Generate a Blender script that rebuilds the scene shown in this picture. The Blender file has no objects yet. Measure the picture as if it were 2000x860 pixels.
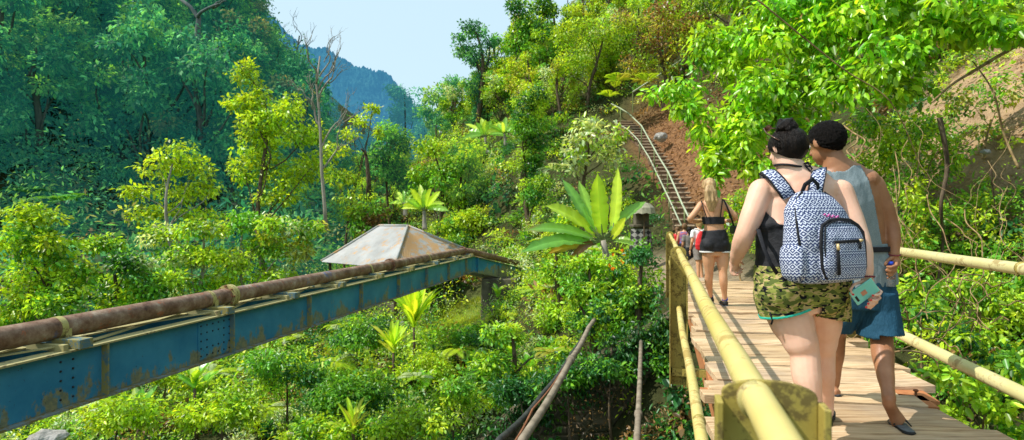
import bpy, bmesh, math, random
import numpy as np
from mathutils import Vector, Matrix, noise as mnoise

random.seed(7)
RNG = np.random.default_rng(7)
F = 1100.0
scene = bpy.context.scene
COL = scene.collection

def at(x, y, d):
    """point seen at photo pixel (x, y) at depth d; the eye is the origin, Y is into the picture"""
    return Vector(((x - 1000) * d / F, d, -(y - 430) * d / F))

# ------------------------------------------------------------------ materials
MATS = {}
def newmat(name):
    m = bpy.data.materials.new(name); m.use_nodes = True
    nt = m.node_tree
    for n in list(nt.nodes): nt.nodes.remove(n)
    out = nt.nodes.new('ShaderNodeOutputMaterial')
    return m, nt, out
def N(nt, t, **kw):
    n = nt.nodes.new(t)
    for k, v in kw.items():
        if k.startswith('_'): setattr(n, k[1:], v)
        else:
            n.inputs[k.replace('__', ' ')].default_value = v
    return n
def L(nt, a, b): nt.links.new(a, b)
def c4(c): return (c[0], c[1], c[2], 1.0)

def ramp(nt, fac, stops, mode='LINEAR'):
    r = nt.nodes.new('ShaderNodeValToRGB'); r.color_ramp.interpolation = mode
    e = r.color_ramp.elements
    while len(e) < len(stops): e.new(0.5)
    for i, (p, c) in enumerate(stops):
        e[i].position = p; e[i].color = c4(c) if len(c) == 3 else c
    L(nt, fac, r.inputs[0]); return r.outputs[0]
def mixc(nt, fac, a, b, mode='MIX'):
    m = nt.nodes.new('ShaderNodeMix'); m.data_type = 'RGBA'; m.blend_type = mode
    for s, v in ((0, fac), (6, a), (7, b)):
        if hasattr(v, 'is_output'): L(nt, v, m.inputs[s])
        elif s == 0: m.inputs[0].default_value = v
        else: m.inputs[s].default_value = c4(v)
    return m.outputs[2]
def tex_noise(nt, scale, detail=4, rough=.55, vec=None, dim=None):
    n = nt.nodes.new('ShaderNodeTexNoise')
    n.inputs['Scale'].default_value = scale; n.inputs['Detail'].default_value = detail
    n.inputs['Roughness'].default_value = rough
    if vec is not None: L(nt, vec, n.inputs['Vector'])
    return n.outputs['Fac']
def objvec(nt, scale=(1, 1, 1), rot=(0, 0, 0)):
    t = nt.nodes.new('ShaderNodeTexCoord'); mp = nt.nodes.new('ShaderNodeMapping')
    mp.inputs['Scale'].default_value = scale; mp.inputs['Rotation'].default_value = rot
    L(nt, t.outputs['Object'], mp.inputs[0]); return mp.outputs[0]
def math_(nt, op, a, b=None, c=None):
    n = nt.nodes.new('ShaderNodeMath'); n.operation = op
    for i, v in enumerate((a, b, c)):
        if v is None: continue
        if hasattr(v, 'is_output'): L(nt, v, n.inputs[i])
        else: n.inputs[i].default_value = v
    return n.outputs[0]
def bump(nt, h, strength=.3, dist=.02):
    b = nt.nodes.new('ShaderNodeBump'); b.inputs['Strength'].default_value = strength
    b.inputs['Distance'].default_value = dist
    L(nt, h, b.inputs['Height']); return b.outputs[0]
def principled(nt, out, col, rough=.6, spec=.3, metal=0, normal=None, sss=0, sssr=(.01, .004, .002)):
    p = nt.nodes.new('ShaderNodeBsdfPrincipled')
    if hasattr(col, 'is_output'): L(nt, col, p.inputs['Base Color'])
    else: p.inputs['Base Color'].default_value = c4(col)
    if hasattr(rough, 'is_output'): L(nt, rough, p.inputs['Roughness'])
    else: p.inputs['Roughness'].default_value = rough
    p.inputs['Specular IOR Level'].default_value = spec; p.inputs['Metallic'].default_value = metal
    if normal is not None: L(nt, normal, p.inputs['Normal'])
    if sss:
        p.inputs['Subsurface Weight'].default_value = sss
        p.inputs['Subsurface Radius'].default_value = sssr; p.inputs['Subsurface Scale'].default_value = 1
    if out is not None: L(nt, p.outputs[0], out.inputs[0])
    return p

def mat_noise(name, c1, c2, scale=8, rough=.6, spec=.3, bumps=.2, bdist=.01, stretch=(1, 1, 1), c3=None, lo=.35, hi=.65, sss=0):
    m, nt, out = newmat(name)
    v = objvec(nt, stretch)
    f = tex_noise(nt, scale, 5, .6, v)
    stops = [(lo, c1), (hi, c2)] if c3 is None else [(lo, c1), ((lo + hi) / 2, c2), (hi, c3)]
    col = ramp(nt, f, stops)
    f2 = tex_noise(nt, scale * 4, 4, .6, v)
    principled(nt, out, col, rough, spec, 0, bump(nt, f2, bumps, bdist), sss)
    return m

def mat_leaf(name, trans=.45, rough=.45, spec=.4, haze=None, haze_amt=0.0):
    m, nt, out = newmat(name)
    a = nt.nodes.new('ShaderNodeAttribute'); a.attribute_name = 'Col'
    p = principled(nt, None, a.outputs['Color'], rough, spec)
    t = nt.nodes.new('ShaderNodeBsdfTranslucent')
    tc = mixc(nt, 1.0, a.outputs['Color'], (1.7, 1.5, .8), 'MULTIPLY')
    L(nt, tc, t.inputs[0])
    mx = nt.nodes.new('ShaderNodeMixShader'); mx.inputs[0].default_value = trans
    L(nt, p.outputs[0], mx.inputs[1]); L(nt, t.outputs[0], mx.inputs[2])
    res = mx.outputs[0]
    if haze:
        e = nt.nodes.new('ShaderNodeEmission'); e.inputs[0].default_value = c4(haze); e.inputs[1].default_value = 1  # even bluish glow painted in as haze before distant leaves
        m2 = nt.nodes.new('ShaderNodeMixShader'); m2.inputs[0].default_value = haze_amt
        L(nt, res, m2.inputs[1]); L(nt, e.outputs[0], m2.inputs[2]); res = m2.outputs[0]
    L(nt, res, out.inputs[0])
    return m

M = {}
M['leaf'] = mat_leaf('leaf_green', .4, .36, .5)
M['leaf_gloss'] = mat_leaf('leaf_glossy', .45, .30, .6)
M['leaf_mid'] = mat_leaf('leaf_mid_haze_tint', .5, .5, .35, (.15, .42, .44), .035)
M['leaf_far'] = mat_leaf('leaf_haze_tint', .4, .6, .2, (.05, .38, .44), .09)
M['leaf_far2'] = mat_leaf('leaf_far_haze_tint', .4, .6, .2, (.10, .42, .60), .28)
M['bark'] = mat_noise('bark', (.06, .04, .025), (.16, .12, .08), 14, .9, .1, .6, .02, (1, 1, .25))
M['bark_pale'] = mat_noise('pale_bark', (.22, .20, .17), (.42, .36, .29), 6, .9, .1, .4, .02, (1, 1, .3))
M['bark_haze'] = mat_noise('bark_haze_tint', (.07, .10, .10), (.17, .18, .17), 6, .9, .1, .4, .02, (1, 1, .3))  # grey-blue tint puts distance haze into the bark colour
M['vine'] = mat_noise('dry_vine', (.14, .085, .04), (.42, .29, .14), 10, .9, .1, .4, .01)
M['skin_pale'] = mat_noise('skin_fair', (.76, .42, .285), (.86, .54, .40), 5, .5, .35, .06, .002, sss=.12)
M['skin_brown'] = mat_noise('skin_brown', (.31, .132, .062), (.45, .215, .11), 6, .45, .4, .06, .002, sss=.06)
M['skin_tan'] = mat_noise('skin_tanned', (.60, .30, .16), (.68, .37, .21), 6, .5, .35, .06, .002, sss=.08)
M['hair_dark'] = mat_noise('dark_wet_hair', (.003, .002, .002), (.016, .010, .007), 60, .32, .16, 1.0, .006, (1.6, 1.6, .3))
M['hair_black'] = mat_noise('short_black_hair', (.003, .003, .003), (.018, .014, .012), 130, .6, .08, 1.0, .010)
M['hair_blonde'] = mat_noise('blonde_hair', (.30, .17, .07), (.62, .42, .20), 40, .45, .4, .6, .01, (1, 1, .15))
M['hair_brown'] = mat_noise('brown_hair', (.10, .05, .02), (.25, .13, .06), 40, .5, .3, .5, .01)
M['black_cloth'] = mat_noise('black_cloth', (.012, .012, .014), (.025, .025, .03), 20, .7, .3, .5, .006)
M['black_plastic'] = mat_noise('black_plastic', (.012, .012, .012), (.02, .02, .02), 30, .45, .4, .1, .002)
M['webbing'] = mat_noise('black_webbing', (.012, .012, .014), (.03, .03, .035), 160, .8, .2, .5, .003)
M['navy_cloth'] = mat_noise('navy_shorts_cloth', (.012, .058, .105), (.02, .085, .145), 9, .75, .2, .7, .02, (1, 1, .4))
M['teal_trim'] = mat_noise('teal_trim', (.03, .45, .33), (.04, .5, .38), 20, .7, .2, .1)
M['white_trim'] = mat_noise('white_trim', (.75, .72, .68), (.8, .78, .74), 20, .7, .2, .1)
M['white_cloth'] = mat_noise('white_cloth', (.68, .70, .72), (.8, .8, .8), 12, .8, .2, .3, .01)
M['red_cloth'] = mat_noise('red_cloth', (.6, .02, .03), (.75, .05, .05), 12, .6, .2, .3, .01)
M['grey_cloth'] = mat_noise('grey_cloth', (.16, .14, .13), (.26, .23, .21), 12, .8, .2, .3, .01)
M['blue_cloth'] = mat_noise('blue_cloth', (.08, .15, .4), (.5, .12, .12), 18, .8, .2, .3, .01)
M['phone_case'] = mat_noise('mint_phone_case', (.20, .62, .52), (.24, .66, .56), 10, .35, .5, .02)
M['nail_red'] = mat_noise('red_nail_polish', (.6, .03, .03), (.7, .04, .04), 30, .2, .6, .0)
M['copper'] = mat_noise('copper_ring', (.55, .22, .12), (.6, .25, .15), 20, .4, .5, .05)
M['blue_cap'] = mat_noise('blue_bottle_cap', (.01, .06, .55), (.02, .08, .65), 20, .35, .5, .05)
M['bracelet'] = mat_noise('red_beads', (.35, .03, .05), (.08, .02, .04), 160, .5, .4, .4)
M['gold'] = mat_noise('brass_zip', (.65, .45, .2), (.75, .55, .25), 30, .3, .6, .05)
M['rubber'] = mat_noise('black_rubber', (.015, .015, .015), (.03, .03, .03), 40, .6, .3, .2, .003)
M['sole_grey'] = mat_noise('grey_sole', (.09, .10, .11), (.15, .16, .17), 40, .6, .3, .1)
def mat_glass(name):
    m, nt, out = newmat(name)
    p = principled(nt, out, (.9, .95, 1), .05, .5); p.inputs['Transmission Weight'].default_value = .9
    return m
M['clear_plastic'] = mat_glass('clear_plastic')

def mat_tank():
    m, nt, out = newmat('heather_grey_blue_knit')
    v = objvec(nt, (1, 1, .5))
    f = tex_noise(nt, 7, 4, .6, v); f2 = tex_noise(nt, 220, 2, .5, objvec(nt))
    a = ramp(nt, f, [(.35, (.19, .245, .265)), (.65, (.25, .31, .325))])
    c = mixc(nt, .25, a, ramp(nt, f2, [(.4, (.09, .12, .14)), (.6, (.34, .37, .38))]))
    principled(nt, out, c, .9, .15, 0, bump(nt, tex_noise(nt, 9, 3, .5, objvec(nt, (1.4, 1.4, .5), (0, .4, 0))), .6, .03))
    return m
M['tank'] = mat_tank()
def mat_camo():
    m, nt, out = newmat('camouflage_cloth')
    v = objvec(nt, (1, 1, 2.0), (0, .35, 0)); v2 = objvec(nt, (1, 1, 2.0), (0, -.2, 1))
    c = ramp(nt, tex_noise(nt, 17, 1.5, .5, v), [(0, (.25, .27, .06)), (.50, (.44, .34, .15)), (.60, (.25, .27, .06))], 'CONSTANT')
    c = mixc(nt, math_(nt, 'GREATER_THAN', tex_noise(nt, 21, 1.5, .5, v2), .53), c, (.10, .13, .03))
    c = mixc(nt, math_(nt, 'GREATER_THAN', tex_noise(nt, 26, 1.5, .5, objvec(nt, (1, 1, 2.3), (0, .2, 2.1))), .585), c, (.008, .008, .012))
    principled(nt, out, c, .85, .15, 0, bump(nt, tex_noise(nt, 14, 3, .5, objvec(nt, (1, 1, .6))), .5, .02))
    return m
M['camo'] = mat_camo()
def mat_tribal():
    """blue-black woven geometric bands on white, laid out along the bag's own width and height"""
    m, nt, out = newmat('geometric_print_cloth')
    t = nt.nodes.new('ShaderNodeUVMap'); t.uv_map = 'UV'
    sx = nt.nodes.new('ShaderNodeSeparateXYZ'); L(nt, t.outputs[0], sx.inputs[0])
    u = math_(nt, 'MULTIPLY', sx.outputs[0], 25.0); v = math_(nt, 'MULTIPLY', sx.outputs[1], 12.5)
    row = math_(nt, 'FLOOR', v); fv = math_(nt, 'FRACT', v)
    fu = math_(nt, 'FRACT', u)
    du = math_(nt, 'ABSOLUTE', math_(nt, 'SUBTRACT', fu, .5)); dv = math_(nt, 'ABSOLUTE', math_(nt, 'SUBTRACT', fv, .45))
    dia = math_(nt, 'ADD', du, math_(nt, 'MULTIPLY', dv, 1.25))
    rings = math_(nt, 'GREATER_THAN', math_(nt, 'FRACT', math_(nt, 'MULTIPLY', dia, 2.3)), .42)
    u2 = math_(nt, 'FRACT', math_(nt, 'MULTIPLY', u, 2.0))
    zig = math_(nt, 'ABSOLUTE', math_(nt, 'SUBTRACT', u2, .5))
    zz = math_(nt, 'FRACT', math_(nt, 'MULTIPLY', math_(nt, 'ADD', fv, math_(nt, 'MULTIPLY', zig, .5)), 2.4))
    zigs = math_(nt, 'GREATER_THAN', zz, .42)
    odd = math_(nt, 'MODULO', math_(nt, 'ABSOLUTE', row), 2.0)
    pat = math_(nt, 'ADD', math_(nt, 'MULTIPLY', odd, zigs), math_(nt, 'MULTIPLY', math_(nt, 'SUBTRACT', 1.0, odd), rings))
    band = math_(nt, 'GREATER_THAN', fv, .86)
    dots = math_(nt, 'MULTIPLY', band, math_(nt, 'GREATER_THAN', math_(nt, 'FRACT', math_(nt, 'MULTIPLY', u, 1.5)), .3))
    pat = math_(nt, 'MAXIMUM', math_(nt, 'MULTIPLY', pat, math_(nt, 'SUBTRACT', 1.0, band)), dots)
    c = mixc(nt, pat, (.62, .66, .77), (.040, .058, .15))
    f = tex_noise(nt, 7, 3, .5, objvec(nt))
    principled(nt, out, c, .75, .2, 0, bump(nt, f, .7, .035))
    return m
M['tribal'] = mat_tribal()

def mat_wood_deck():
    m, nt, out = newmat('weathered_planks')
    oi = nt.nodes.new('ShaderNodeObjectInfo')
    tc = nt.nodes.new('ShaderNodeTexCoord'); ad = nt.nodes.new('ShaderNodeVectorMath'); ad.operation = 'ADD'
    sc = nt.nodes.new('ShaderNodeVectorMath'); sc.operation = 'SCALE'; sc.inputs[3].default_value = 37
    cb = nt.nodes.new('ShaderNodeCombineXYZ'); L(nt, oi.outputs['Random'], cb.inputs[0]); L(nt, oi.outputs['Random'], cb.inputs[2])
    L(nt, cb.outputs[0], sc.inputs[0]); L(nt, tc.outputs['Object'], ad.inputs[0]); L(nt, sc.outputs[0], ad.inputs[1])
    mp = nt.nodes.new('ShaderNodeMapping'); mp.inputs['Scale'].default_value = (1.1, 17, 17)
    mp.inputs['Rotation'].default_value = (0, 0, .15)
    L(nt, ad.outputs[0], mp.inputs[0])
    f = tex_noise(nt, 2.2, 6, .65, mp.outputs[0])
    col = ramp(nt, f, [(.28, (.22, .13, .07)), (.42, (.50, .345, .20)), (.58, (.69, .52, .335)), (.8, (.76, .62, .44))])
    tint = ramp(nt, oi.outputs['Random'], [(0, (.72, .66, .60)), (.5, (1, .95, .88)), (1, (1.05, 1.0, .98))])
    col = mixc(nt, 1, col, tint, 'MULTIPLY')
    g = tex_noise(nt, 1.3, 4, .6, ad.outputs[0])
    col = mixc(nt, ramp(nt, g, [(.5, (0, 0, 0)), (.75, (.55, .55, .55))]), col, (.22, .19, .17))
    fine = nt.nodes.new('ShaderNodeMapping'); fine.inputs['Scale'].default_value = (1.5, 60, 60); fine.inputs['Rotation'].default_value = (0, 0, .15)
    L(nt, ad.outputs[0], fine.inputs[0])
    h = tex_noise(nt, 2.0, 4, .6, fine.outputs[0])
    crack = ramp(nt, h, [(.28, (.35, .3, .25)), (.38, (1, 1, 1))])
    col = mixc(nt, .8, col, crack, 'MULTIPLY')
    principled(nt, out, col, .85, .15, 0, bump(nt, h, .5, .006))
    return m
M['deck'] = mat_wood_deck()
def mat_paint(name, base, base2, rust, rust_amt=.58, scale=6, rough=.45, gloss=.4, zstreak=1):
    m, nt, out = newmat(name)
    v = objvec(nt, (1, 1, zstreak))
    a = ramp(nt, tex_noise(nt, scale * .5, 4, .6, v), [(.35, base), (.65, base2)])
    r1 = tex_noise(nt, scale, 8, .7, v); r2 = tex_noise(nt, scale * 7, 5, .65, objvec(nt))
    k = math_(nt, 'ADD', math_(nt, 'MULTIPLY', r1, .65), math_(nt, 'MULTIPLY', r2, .35))
    msk = ramp(nt, k, [(rust_amt - .03, (0, 0, 0)), (rust_amt + .03, (1, 1, 1))])
    c = mixc(nt, msk, a, rust)
    principled(nt, out, c, ramp(nt, msk, [(0, (rough,) * 3), (1, (.9,) * 3)]), gloss, 0, bump(nt, k, .25, .006))
    return m
M['yellow_paint'] = mat_paint('yellow_rail_paint', (.60, .47, .13), (.70, .58, .24), (.40, .28, .08), .535, 4)
M['yellow_pale'] = mat_paint('pale_yellow_rail_paint', (.58, .52, .22), (.70, .63, .33), (.38, .29, .12), .54, 4)
M['olive_paint'] = mat_paint('grimy_yellow_post_paint', (.34, .26, .055), (.46, .36, .085), (.17, .125, .035), .53, 11)
M['primer'] = mat_noise('orange_primer_steel', (.40, .15, .06), (.52, .22, .09), 14, .8, .2, .3, .004)
def mat_blue_girder():
    m, nt, out = newmat('flaking_blue_girder_paint')
    v = objvec(nt)
    base = ramp(nt, tex_noise(nt, 1.6, 5, .6, v), [(.35, (.022, .18, .33)), (.65, (.055, .28, .44))])
    # yellow ochre stains run up from the lower flange
    g = nt.nodes.new('ShaderNodeNewGeometry'); s = nt.nodes.new('ShaderNodeSeparateXYZ')
    L(nt, g.outputs['Position'], s.inputs[0])
    hgt = math_(nt, 'MULTIPLY', math_(nt, 'ADD', s.outputs[2], 1.80), 1.9)
    n1 = tex_noise(nt, 5, 7, .7, objvec(nt, (1, 1, .5)))
    k = math_(nt, 'SUBTRACT', n1, math_(nt, 'MULTIPLY', hgt, .30))
    msk = ramp(nt, k, [(.44, (0, 0, 0)), (.50, (1, 1, 1))])
    och = ramp(nt, tex_noise(nt, 20, 4, .6, v), [(.4, (.20, .16, .035)), (.6, (.34, .25, .05))])
    c = mixc(nt, math_(nt, 'MULTIPLY', msk, .75), base, och)
    k2 = tex_noise(nt, 26, 6, .7, v)
    c = mixc(nt, ramp(nt, k2, [(.63, (0, 0, 0)), (.68, (.7, .7, .7))]), c, (.04, .03, .02))
    principled(nt, out, c, .5, .35, 0, bump(nt, k2, .2, .004))
    return m
M['blue_girder'] = mat_blue_girder()
M['flange_dirty'] = mat_paint('dusty_grey_blue_flange', (.16, .22, .24), (.26, .28, .26), (.22, .17, .06), .50, 6, .8, .2)
M['flange_top'] = mat_paint('dusty_flange', (.34, .30, .13), (.44, .38, .18), (.16, .13, .07), .58, 6, .8, .2)
M['bracket'] = mat_paint('bracket_blue_grey', (.09, .17, .20), (.15, .22, .22), (.30, .25, .08), .50, 7, .7, .2)
def mat_rusty_pipe():
    m, nt, out = newmat('rusty_pipe')
    v = objvec(nt, (1, 1, 1))
    c = ramp(nt, tex_noise(nt, 5, 8, .72, v), [(.30, (.06, .028, .018)), (.42, (.17, .085, .05)), (.55, (.29, .18, .12)), (.68, (.46, .36, .27))])
    k = tex_noise(nt, 9, 6, .7, v)
    c = mixc(nt, ramp(nt, k, [(.60, (0, 0, 0)), (.66, (.8, .8, .8))]), c, (.42, .10, .03))
    b = tex_noise(nt, 2.3, 6, .7, v)
    c = mixc(nt, ramp(nt, b, [(.60, (0, 0, 0)), (.66, (.7, .7, .7))]), c, (.06, .12, .28))
    principled(nt, out, c, .6, .35, 0, bump(nt, k, .35, .006))
    return m
M['rusty_pipe'] = mat_rusty_pipe()
M['strap_yellow'] = mat_paint('strap_yellow', (.42, .36, .12), (.5, .42, .16), (.2, .12, .05), .55, 12)
def mat_roof():
    m, nt, out = newmat('weathered_corrugated_sheet')
    v = objvec(nt, (1, 1, 1))
    a = ramp(nt, tex_noise(nt, 1.2, 6, .6, v), [(.35, (.30, .30, .29)), (.65, (.42, .42, .41))])
    at_ = nt.nodes.new('ShaderNodeAttribute'); at_.attribute_name = 'Col'
    k = tex_noise(nt, 2.2, 7, .7, v)
    sp = nt.nodes.new('ShaderNodeSeparateXYZ'); L(nt, at_.outputs['Vector'], sp.inputs[0])
    kk = math_(nt, 'ADD', k, math_(nt, 'MULTIPLY', sp.outputs[0], .16))
    c = mixc(nt, ramp(nt, kk, [(.52, (0, 0, 0)), (.62, (.85, .85, .85))]), a, (.50, .27, .09))
    c = mixc(nt, ramp(nt, tex_noise(nt, 1.0, 5, .6, objvec(nt, (3, 3, .6))), [(.58, (0, 0, 0)), (.75, (.6, .6, .6))]), c, (.22, .18, .15))
    principled(nt, out, c, .6, .3)
    return m
M['roof'] = mat_roof()
M['concrete'] = mat_noise('stained_concrete', (.06, .052, .038), (.17, .145, .105), 3, .9, .1, .5, .02, (1, 1, .6))
M['tread'] = mat_noise('pale_step_tread', (.38, .28, .19), (.55, .43, .31), 5, .9, .1, .4, .02)
M['stair'] = mat_noise('earthy_concrete_steps', (.12, .075, .045), (.20, .13, .085), 4, .9, .1, .4, .02)
M['stair_rail'] = mat_paint('pale_green_rail_paint', (.34, .38, .25), (.46, .50, .35), (.24, .22, .12), .62, 5)
M['stair_post'] = mat_noise('green_post_paint', (.12, .16, .05), (.18, .22, .08), 6, .6, .3, .2)
M['grey_pipe'] = mat_noise('dusty_grey_pipe', (.17, .135, .095), (.32, .26, .19), 6, .8, .2, .3, .006)
M['black_pipe'] = mat_noise('black_hose', (.02, .022, .022), (.06, .06, .055), 6, .6, .3, .2)
M['rust_wire'] = mat_noise('rusty_wire', (.18, .07, .03), (.28, .12, .06), 12, .8, .2, .2)
M['rock'] = mat_noise('grey_rock', (.24, .22, .19), (.46, .43, .40), 4, .9, .1, .8, .04)
M['dry_leaf'] = mat_leaf('dry_leaf', .3, .7, .1)
def mat_stonewall():
    m, nt, out = newmat('rubble_stone_masonry')
    v = objvec(nt)
    w = nt.nodes.new('ShaderNodeTexVoronoi'); w.feature = 'DISTANCE_TO_EDGE'; w.inputs['Scale'].default_value = 3.6
    L(nt, v, w.inputs['Vector'])
    w2 = nt.nodes.new('ShaderNodeTexVoronoi'); w2.inputs['Scale'].default_value = 3.6; L(nt, v, w2.inputs['Vector'])
    stone = ramp(nt, w2.outputs['Color'], [(.2, (.045, .038, .026)), (.5, (.085, .07, .045)), (.8, (.14, .115, .075))])
    stone = mixc(nt, .5, stone, ramp(nt, tex_noise(nt, 8, 5, .6, v), [(.3, (.03, .03, .02)), (.7, (.13, .11, .07))]))
    edge = ramp(nt, w.outputs['Distance'], [(.03, (1, 1, 1)), (.09, (0, 0, 0))])
    c = mixc(nt, edge, stone, (.17, .13, .085))
    moss = tex_noise(nt, .9, 5, .6, v)
    c = mixc(nt, ramp(nt, moss, [(.5, (0, 0, 0)), (.65, (.7, .7, .7))]), c, (.035, .05, .012))
    h = ramp(nt, w.outputs['Distance'], [(0, (0, 0, 0)), (.15, (1, 1, 1))])
    principled(nt, out, c, .9, .1, 0, bump(nt, h, .8, .05))
    return m
M['stonewall'] = mat_stonewall()
def mat_ground():
    m, nt, out = newmat('hillside_earth')
    a = nt.nodes.new('ShaderNodeAttribute'); a.attribute_name = 'Col'
    v = objvec(nt)
    f = tex_noise(nt, 3.5, 8, .7, v)
    c = mixc(nt, 1, a.outputs['Color'], ramp(nt, f, [(.3, (.5, .45, .4)), (.5, (1, 1, 1)), (.72, (1.5, 1.45, 1.3))]), 'MULTIPLY')
    g = tex_noise(nt, 16, 6, .7, v)
    principled(nt, out, c, .95, .1, 0, bump(nt, math_(nt, 'ADD', f, math_(nt, 'MULTIPLY', g, .5)), .9, .12))
    return m
M['ground'] = mat_ground()
M['grass'] = mat_leaf('grass_blades', .5, .6, .2)
def mat_checker():
    m, nt, out = newmat('black_white_check_cloth')
    ck = nt.nodes.new('ShaderNodeTexChecker'); ck.inputs['Scale'].default_value = 9
    ck.inputs[1].default_value = (.03, .03, .03, 1); ck.inputs[2].default_value = (.26, .25, .23, 1)
    L(nt, objvec(nt, (1, .01, 1), (0, .78, 0)), ck.inputs[0]); principled(nt, out, ck.outputs[0], .8)
    return m
M['checker'] = mat_checker()
M['umbrella_cloth'] = mat_noise('faded_cream_cloth', (.26, .25, .17), (.40, .37, .27), 10, .8, .2, .2)  # cream dimmed in colour for the shade the parasol stands in

# ------------------------------------------------------------------ objects
def tag(o, label=None, cat=None, group=None, kind=None):
    if label: o['label'] = label
    if cat: o['category'] = cat
    if group: o['group'] = group
    if kind: o['kind'] = kind
    return o
def thing(name, label, cat, loc=(0, 0, 0), group=None):
    o = bpy.data.objects.new(name, None); COL.objects.link(o); o.location = Vector(loc)
    o.empty_display_size = .1
    return tag(o, label, cat, group)
def root_of(o):
    p = Vector((0, 0, 0))
    while o is not None: p = p + o.location; o = o.parent
    return p
def link_mesh(name, me, mat, parent=None, local=False, smooth=False):
    o = bpy.data.objects.new(name, me); COL.objects.link(o)
    if mat is not None and not me.materials: me.materials.append(mat)
    if parent is not None:
        if not local:
            off = root_of(parent); me.transform(Matrix.Translation(-off))
        o.parent = parent
    if smooth:
        me.polygons.foreach_set('use_smooth', np.ones(len(me.polygons), dtype=bool))
    return o

class MB:
    """collects simple shapes into one mesh"""
    def __init__(s): s.v = []; s.f = []
    def add(s, vs, fs):
        b = len(s.v); s.v += [tuple(v) for v in vs]; s.f += [tuple(i + b for i in f) for f in fs]; return s
    def box(s, c, ax, ay, az):
        """centre and three half-axis vectors"""
        c = Vector(c); ax = Vector(ax); ay = Vector(ay); az = Vector(az)
        vs = [c + ax * i + ay * j + az * k for k in (-1, 1) for j in (-1, 1) for i in (-1, 1)]
        return s.add(vs, [(0, 2, 3, 1), (4, 5, 7, 6), (0, 1, 5, 4), (2, 6, 7, 3), (0, 4, 6, 2), (1, 3, 7, 5)])
    def tube(s, pts, rad, n=10, ell=None, side=None, cap=True):
        """loft along points; rad scalar/list; ell = list of (rx, ry) with side vector for rx"""
        pts = [Vector(p) for p in pts]; k = len(pts)
        if ell is None:
            if not hasattr(rad, '__len__'): rad = [rad] * k
            ell = [(r, r) for r in rad]
        base = len(s.v); prev = None
        for i, p in enumerate(pts):
            t = (pts[min(i + 1, k - 1)] - pts[max(i - 1, 0)]).normalized()
            if side is not None: sv = Vector(side if not isinstance(side, list) else side[i])
            elif prev is not None: sv = prev
            else: sv = Vector((1, 0, 0)) if abs(t.x) < .9 else Vector((0, 1, 0))
            sv = (sv - t * sv.dot(t)).normalized(); prev = sv
            w = t.cross(sv)
            for j in range(n):
                a = 2 * math.pi * j / n
                s.v.append(tuple(p + sv * (ell[i][0] * math.cos(a)) + w * (ell[i][1] * math.sin(a))))
        for i in range(k - 1):
            for j in range(n):
                a = base + i * n + j; b = base + i * n + (j + 1) % n
                s.f.append((a, b, b + n, a + n))
        if cap:
            s.f.append(tuple(base + j for j in reversed(range(n))))
            s.f.append(tuple(base + (k - 1) * n + j for j in range(n)))
        return s
    def ball(s, c, r, ax=None, n=14, m=9):
        """ellipsoid: radii r (3) along the three axes in ax"""
        c = Vector(c)
        if not hasattr(r, '__len__'): r = (r, r, r)
        ax = ax or (Vector((1, 0, 0)), Vector((0, 1, 0)), Vector((0, 0, 1)))
        base = len(s.v)
        def P(th, ph):
            return tuple(c + ax[0] * (r[0] * math.sin(th) * math.cos(ph)) + ax[1] * (r[1] * math.sin(th) * math.sin(ph)) + ax[2] * (r[2] * math.cos(th)))
        s.v.append(P(0, 0))
        for i in range(1, m):
            for j in range(n): s.v.append(P(math.pi * i / m, 2 * math.pi * j / n))
        s.v.append(P(math.pi, 0)); last = len(s.v) - 1
        for j in range(n):
            s.f.append((base, base + 1 + j, base + 1 + (j + 1) % n))
            q = base + 1 + (m - 2) * n
            s.f.append((last, q + (j + 1) % n, q + j))
        for i in range(m - 2):
            for j in range(n):
                a = base + 1 + i * n + j; b = base + 1 + i * n + (j + 1) % n
                s.f.append((a, a + n, b + n, b))
        return s
    def prism(s, poly, c, ux, uy, un):
        """extrude a 2-D polygon: points c + x*ux + y*uy, thickness vector un"""
        c = Vector(c); ux = Vector(ux); uy = Vector(uy); un = Vector(un); n = len(poly)
        vs = [c + ux * x + uy * y for x, y in poly] + [c + ux * x + uy * y + un for x, y in poly]
        fs = [tuple(reversed(range(n))), tuple(range(n, 2 * n))] + [(i, (i + 1) % n, n + (i + 1) % n, n + i) for i in range(n)]
        return s.add(vs, fs)
    def mesh(s, name):
        me = bpy.data.meshes.new(name); me.from_pydata(s.v, [], s.f); me.update()
        bm = bmesh.new(); bm.from_mesh(me); bmesh.ops.recalc_face_normals(bm, faces=bm.faces); bm.to_mesh(me); bm.free()
        return me
    def build(s, name, mat, parent=None, smooth=False, bevel=0, local=False):
        me = s.mesh(name)
        if bevel:
            bm = bmesh.new(); bm.from_mesh(me)
            es = [e for e in bm.edges if len(e.link_faces) == 2 and e.calc_face_angle(0) > .6]
            bmesh.ops.bevel(bm, geom=es, offset=bevel, segments=2, affect='EDGES', profile=.5)
            bm.to_mesh(me); bm.free()
        return link_mesh(name, me, mat, parent, local, smooth)
def smooth_by_angle(o, ang=.6):
    me = o.data
    bm = bmesh.new(); bm.from_mesh(me)
    for f in bm.faces: f.smooth = True
    for e in bm.edges:
        if len(e.link_faces) == 2 and e.calc_face_angle(0) > ang: e.smooth = False
    bm.to_mesh(me); bm.free()

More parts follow.
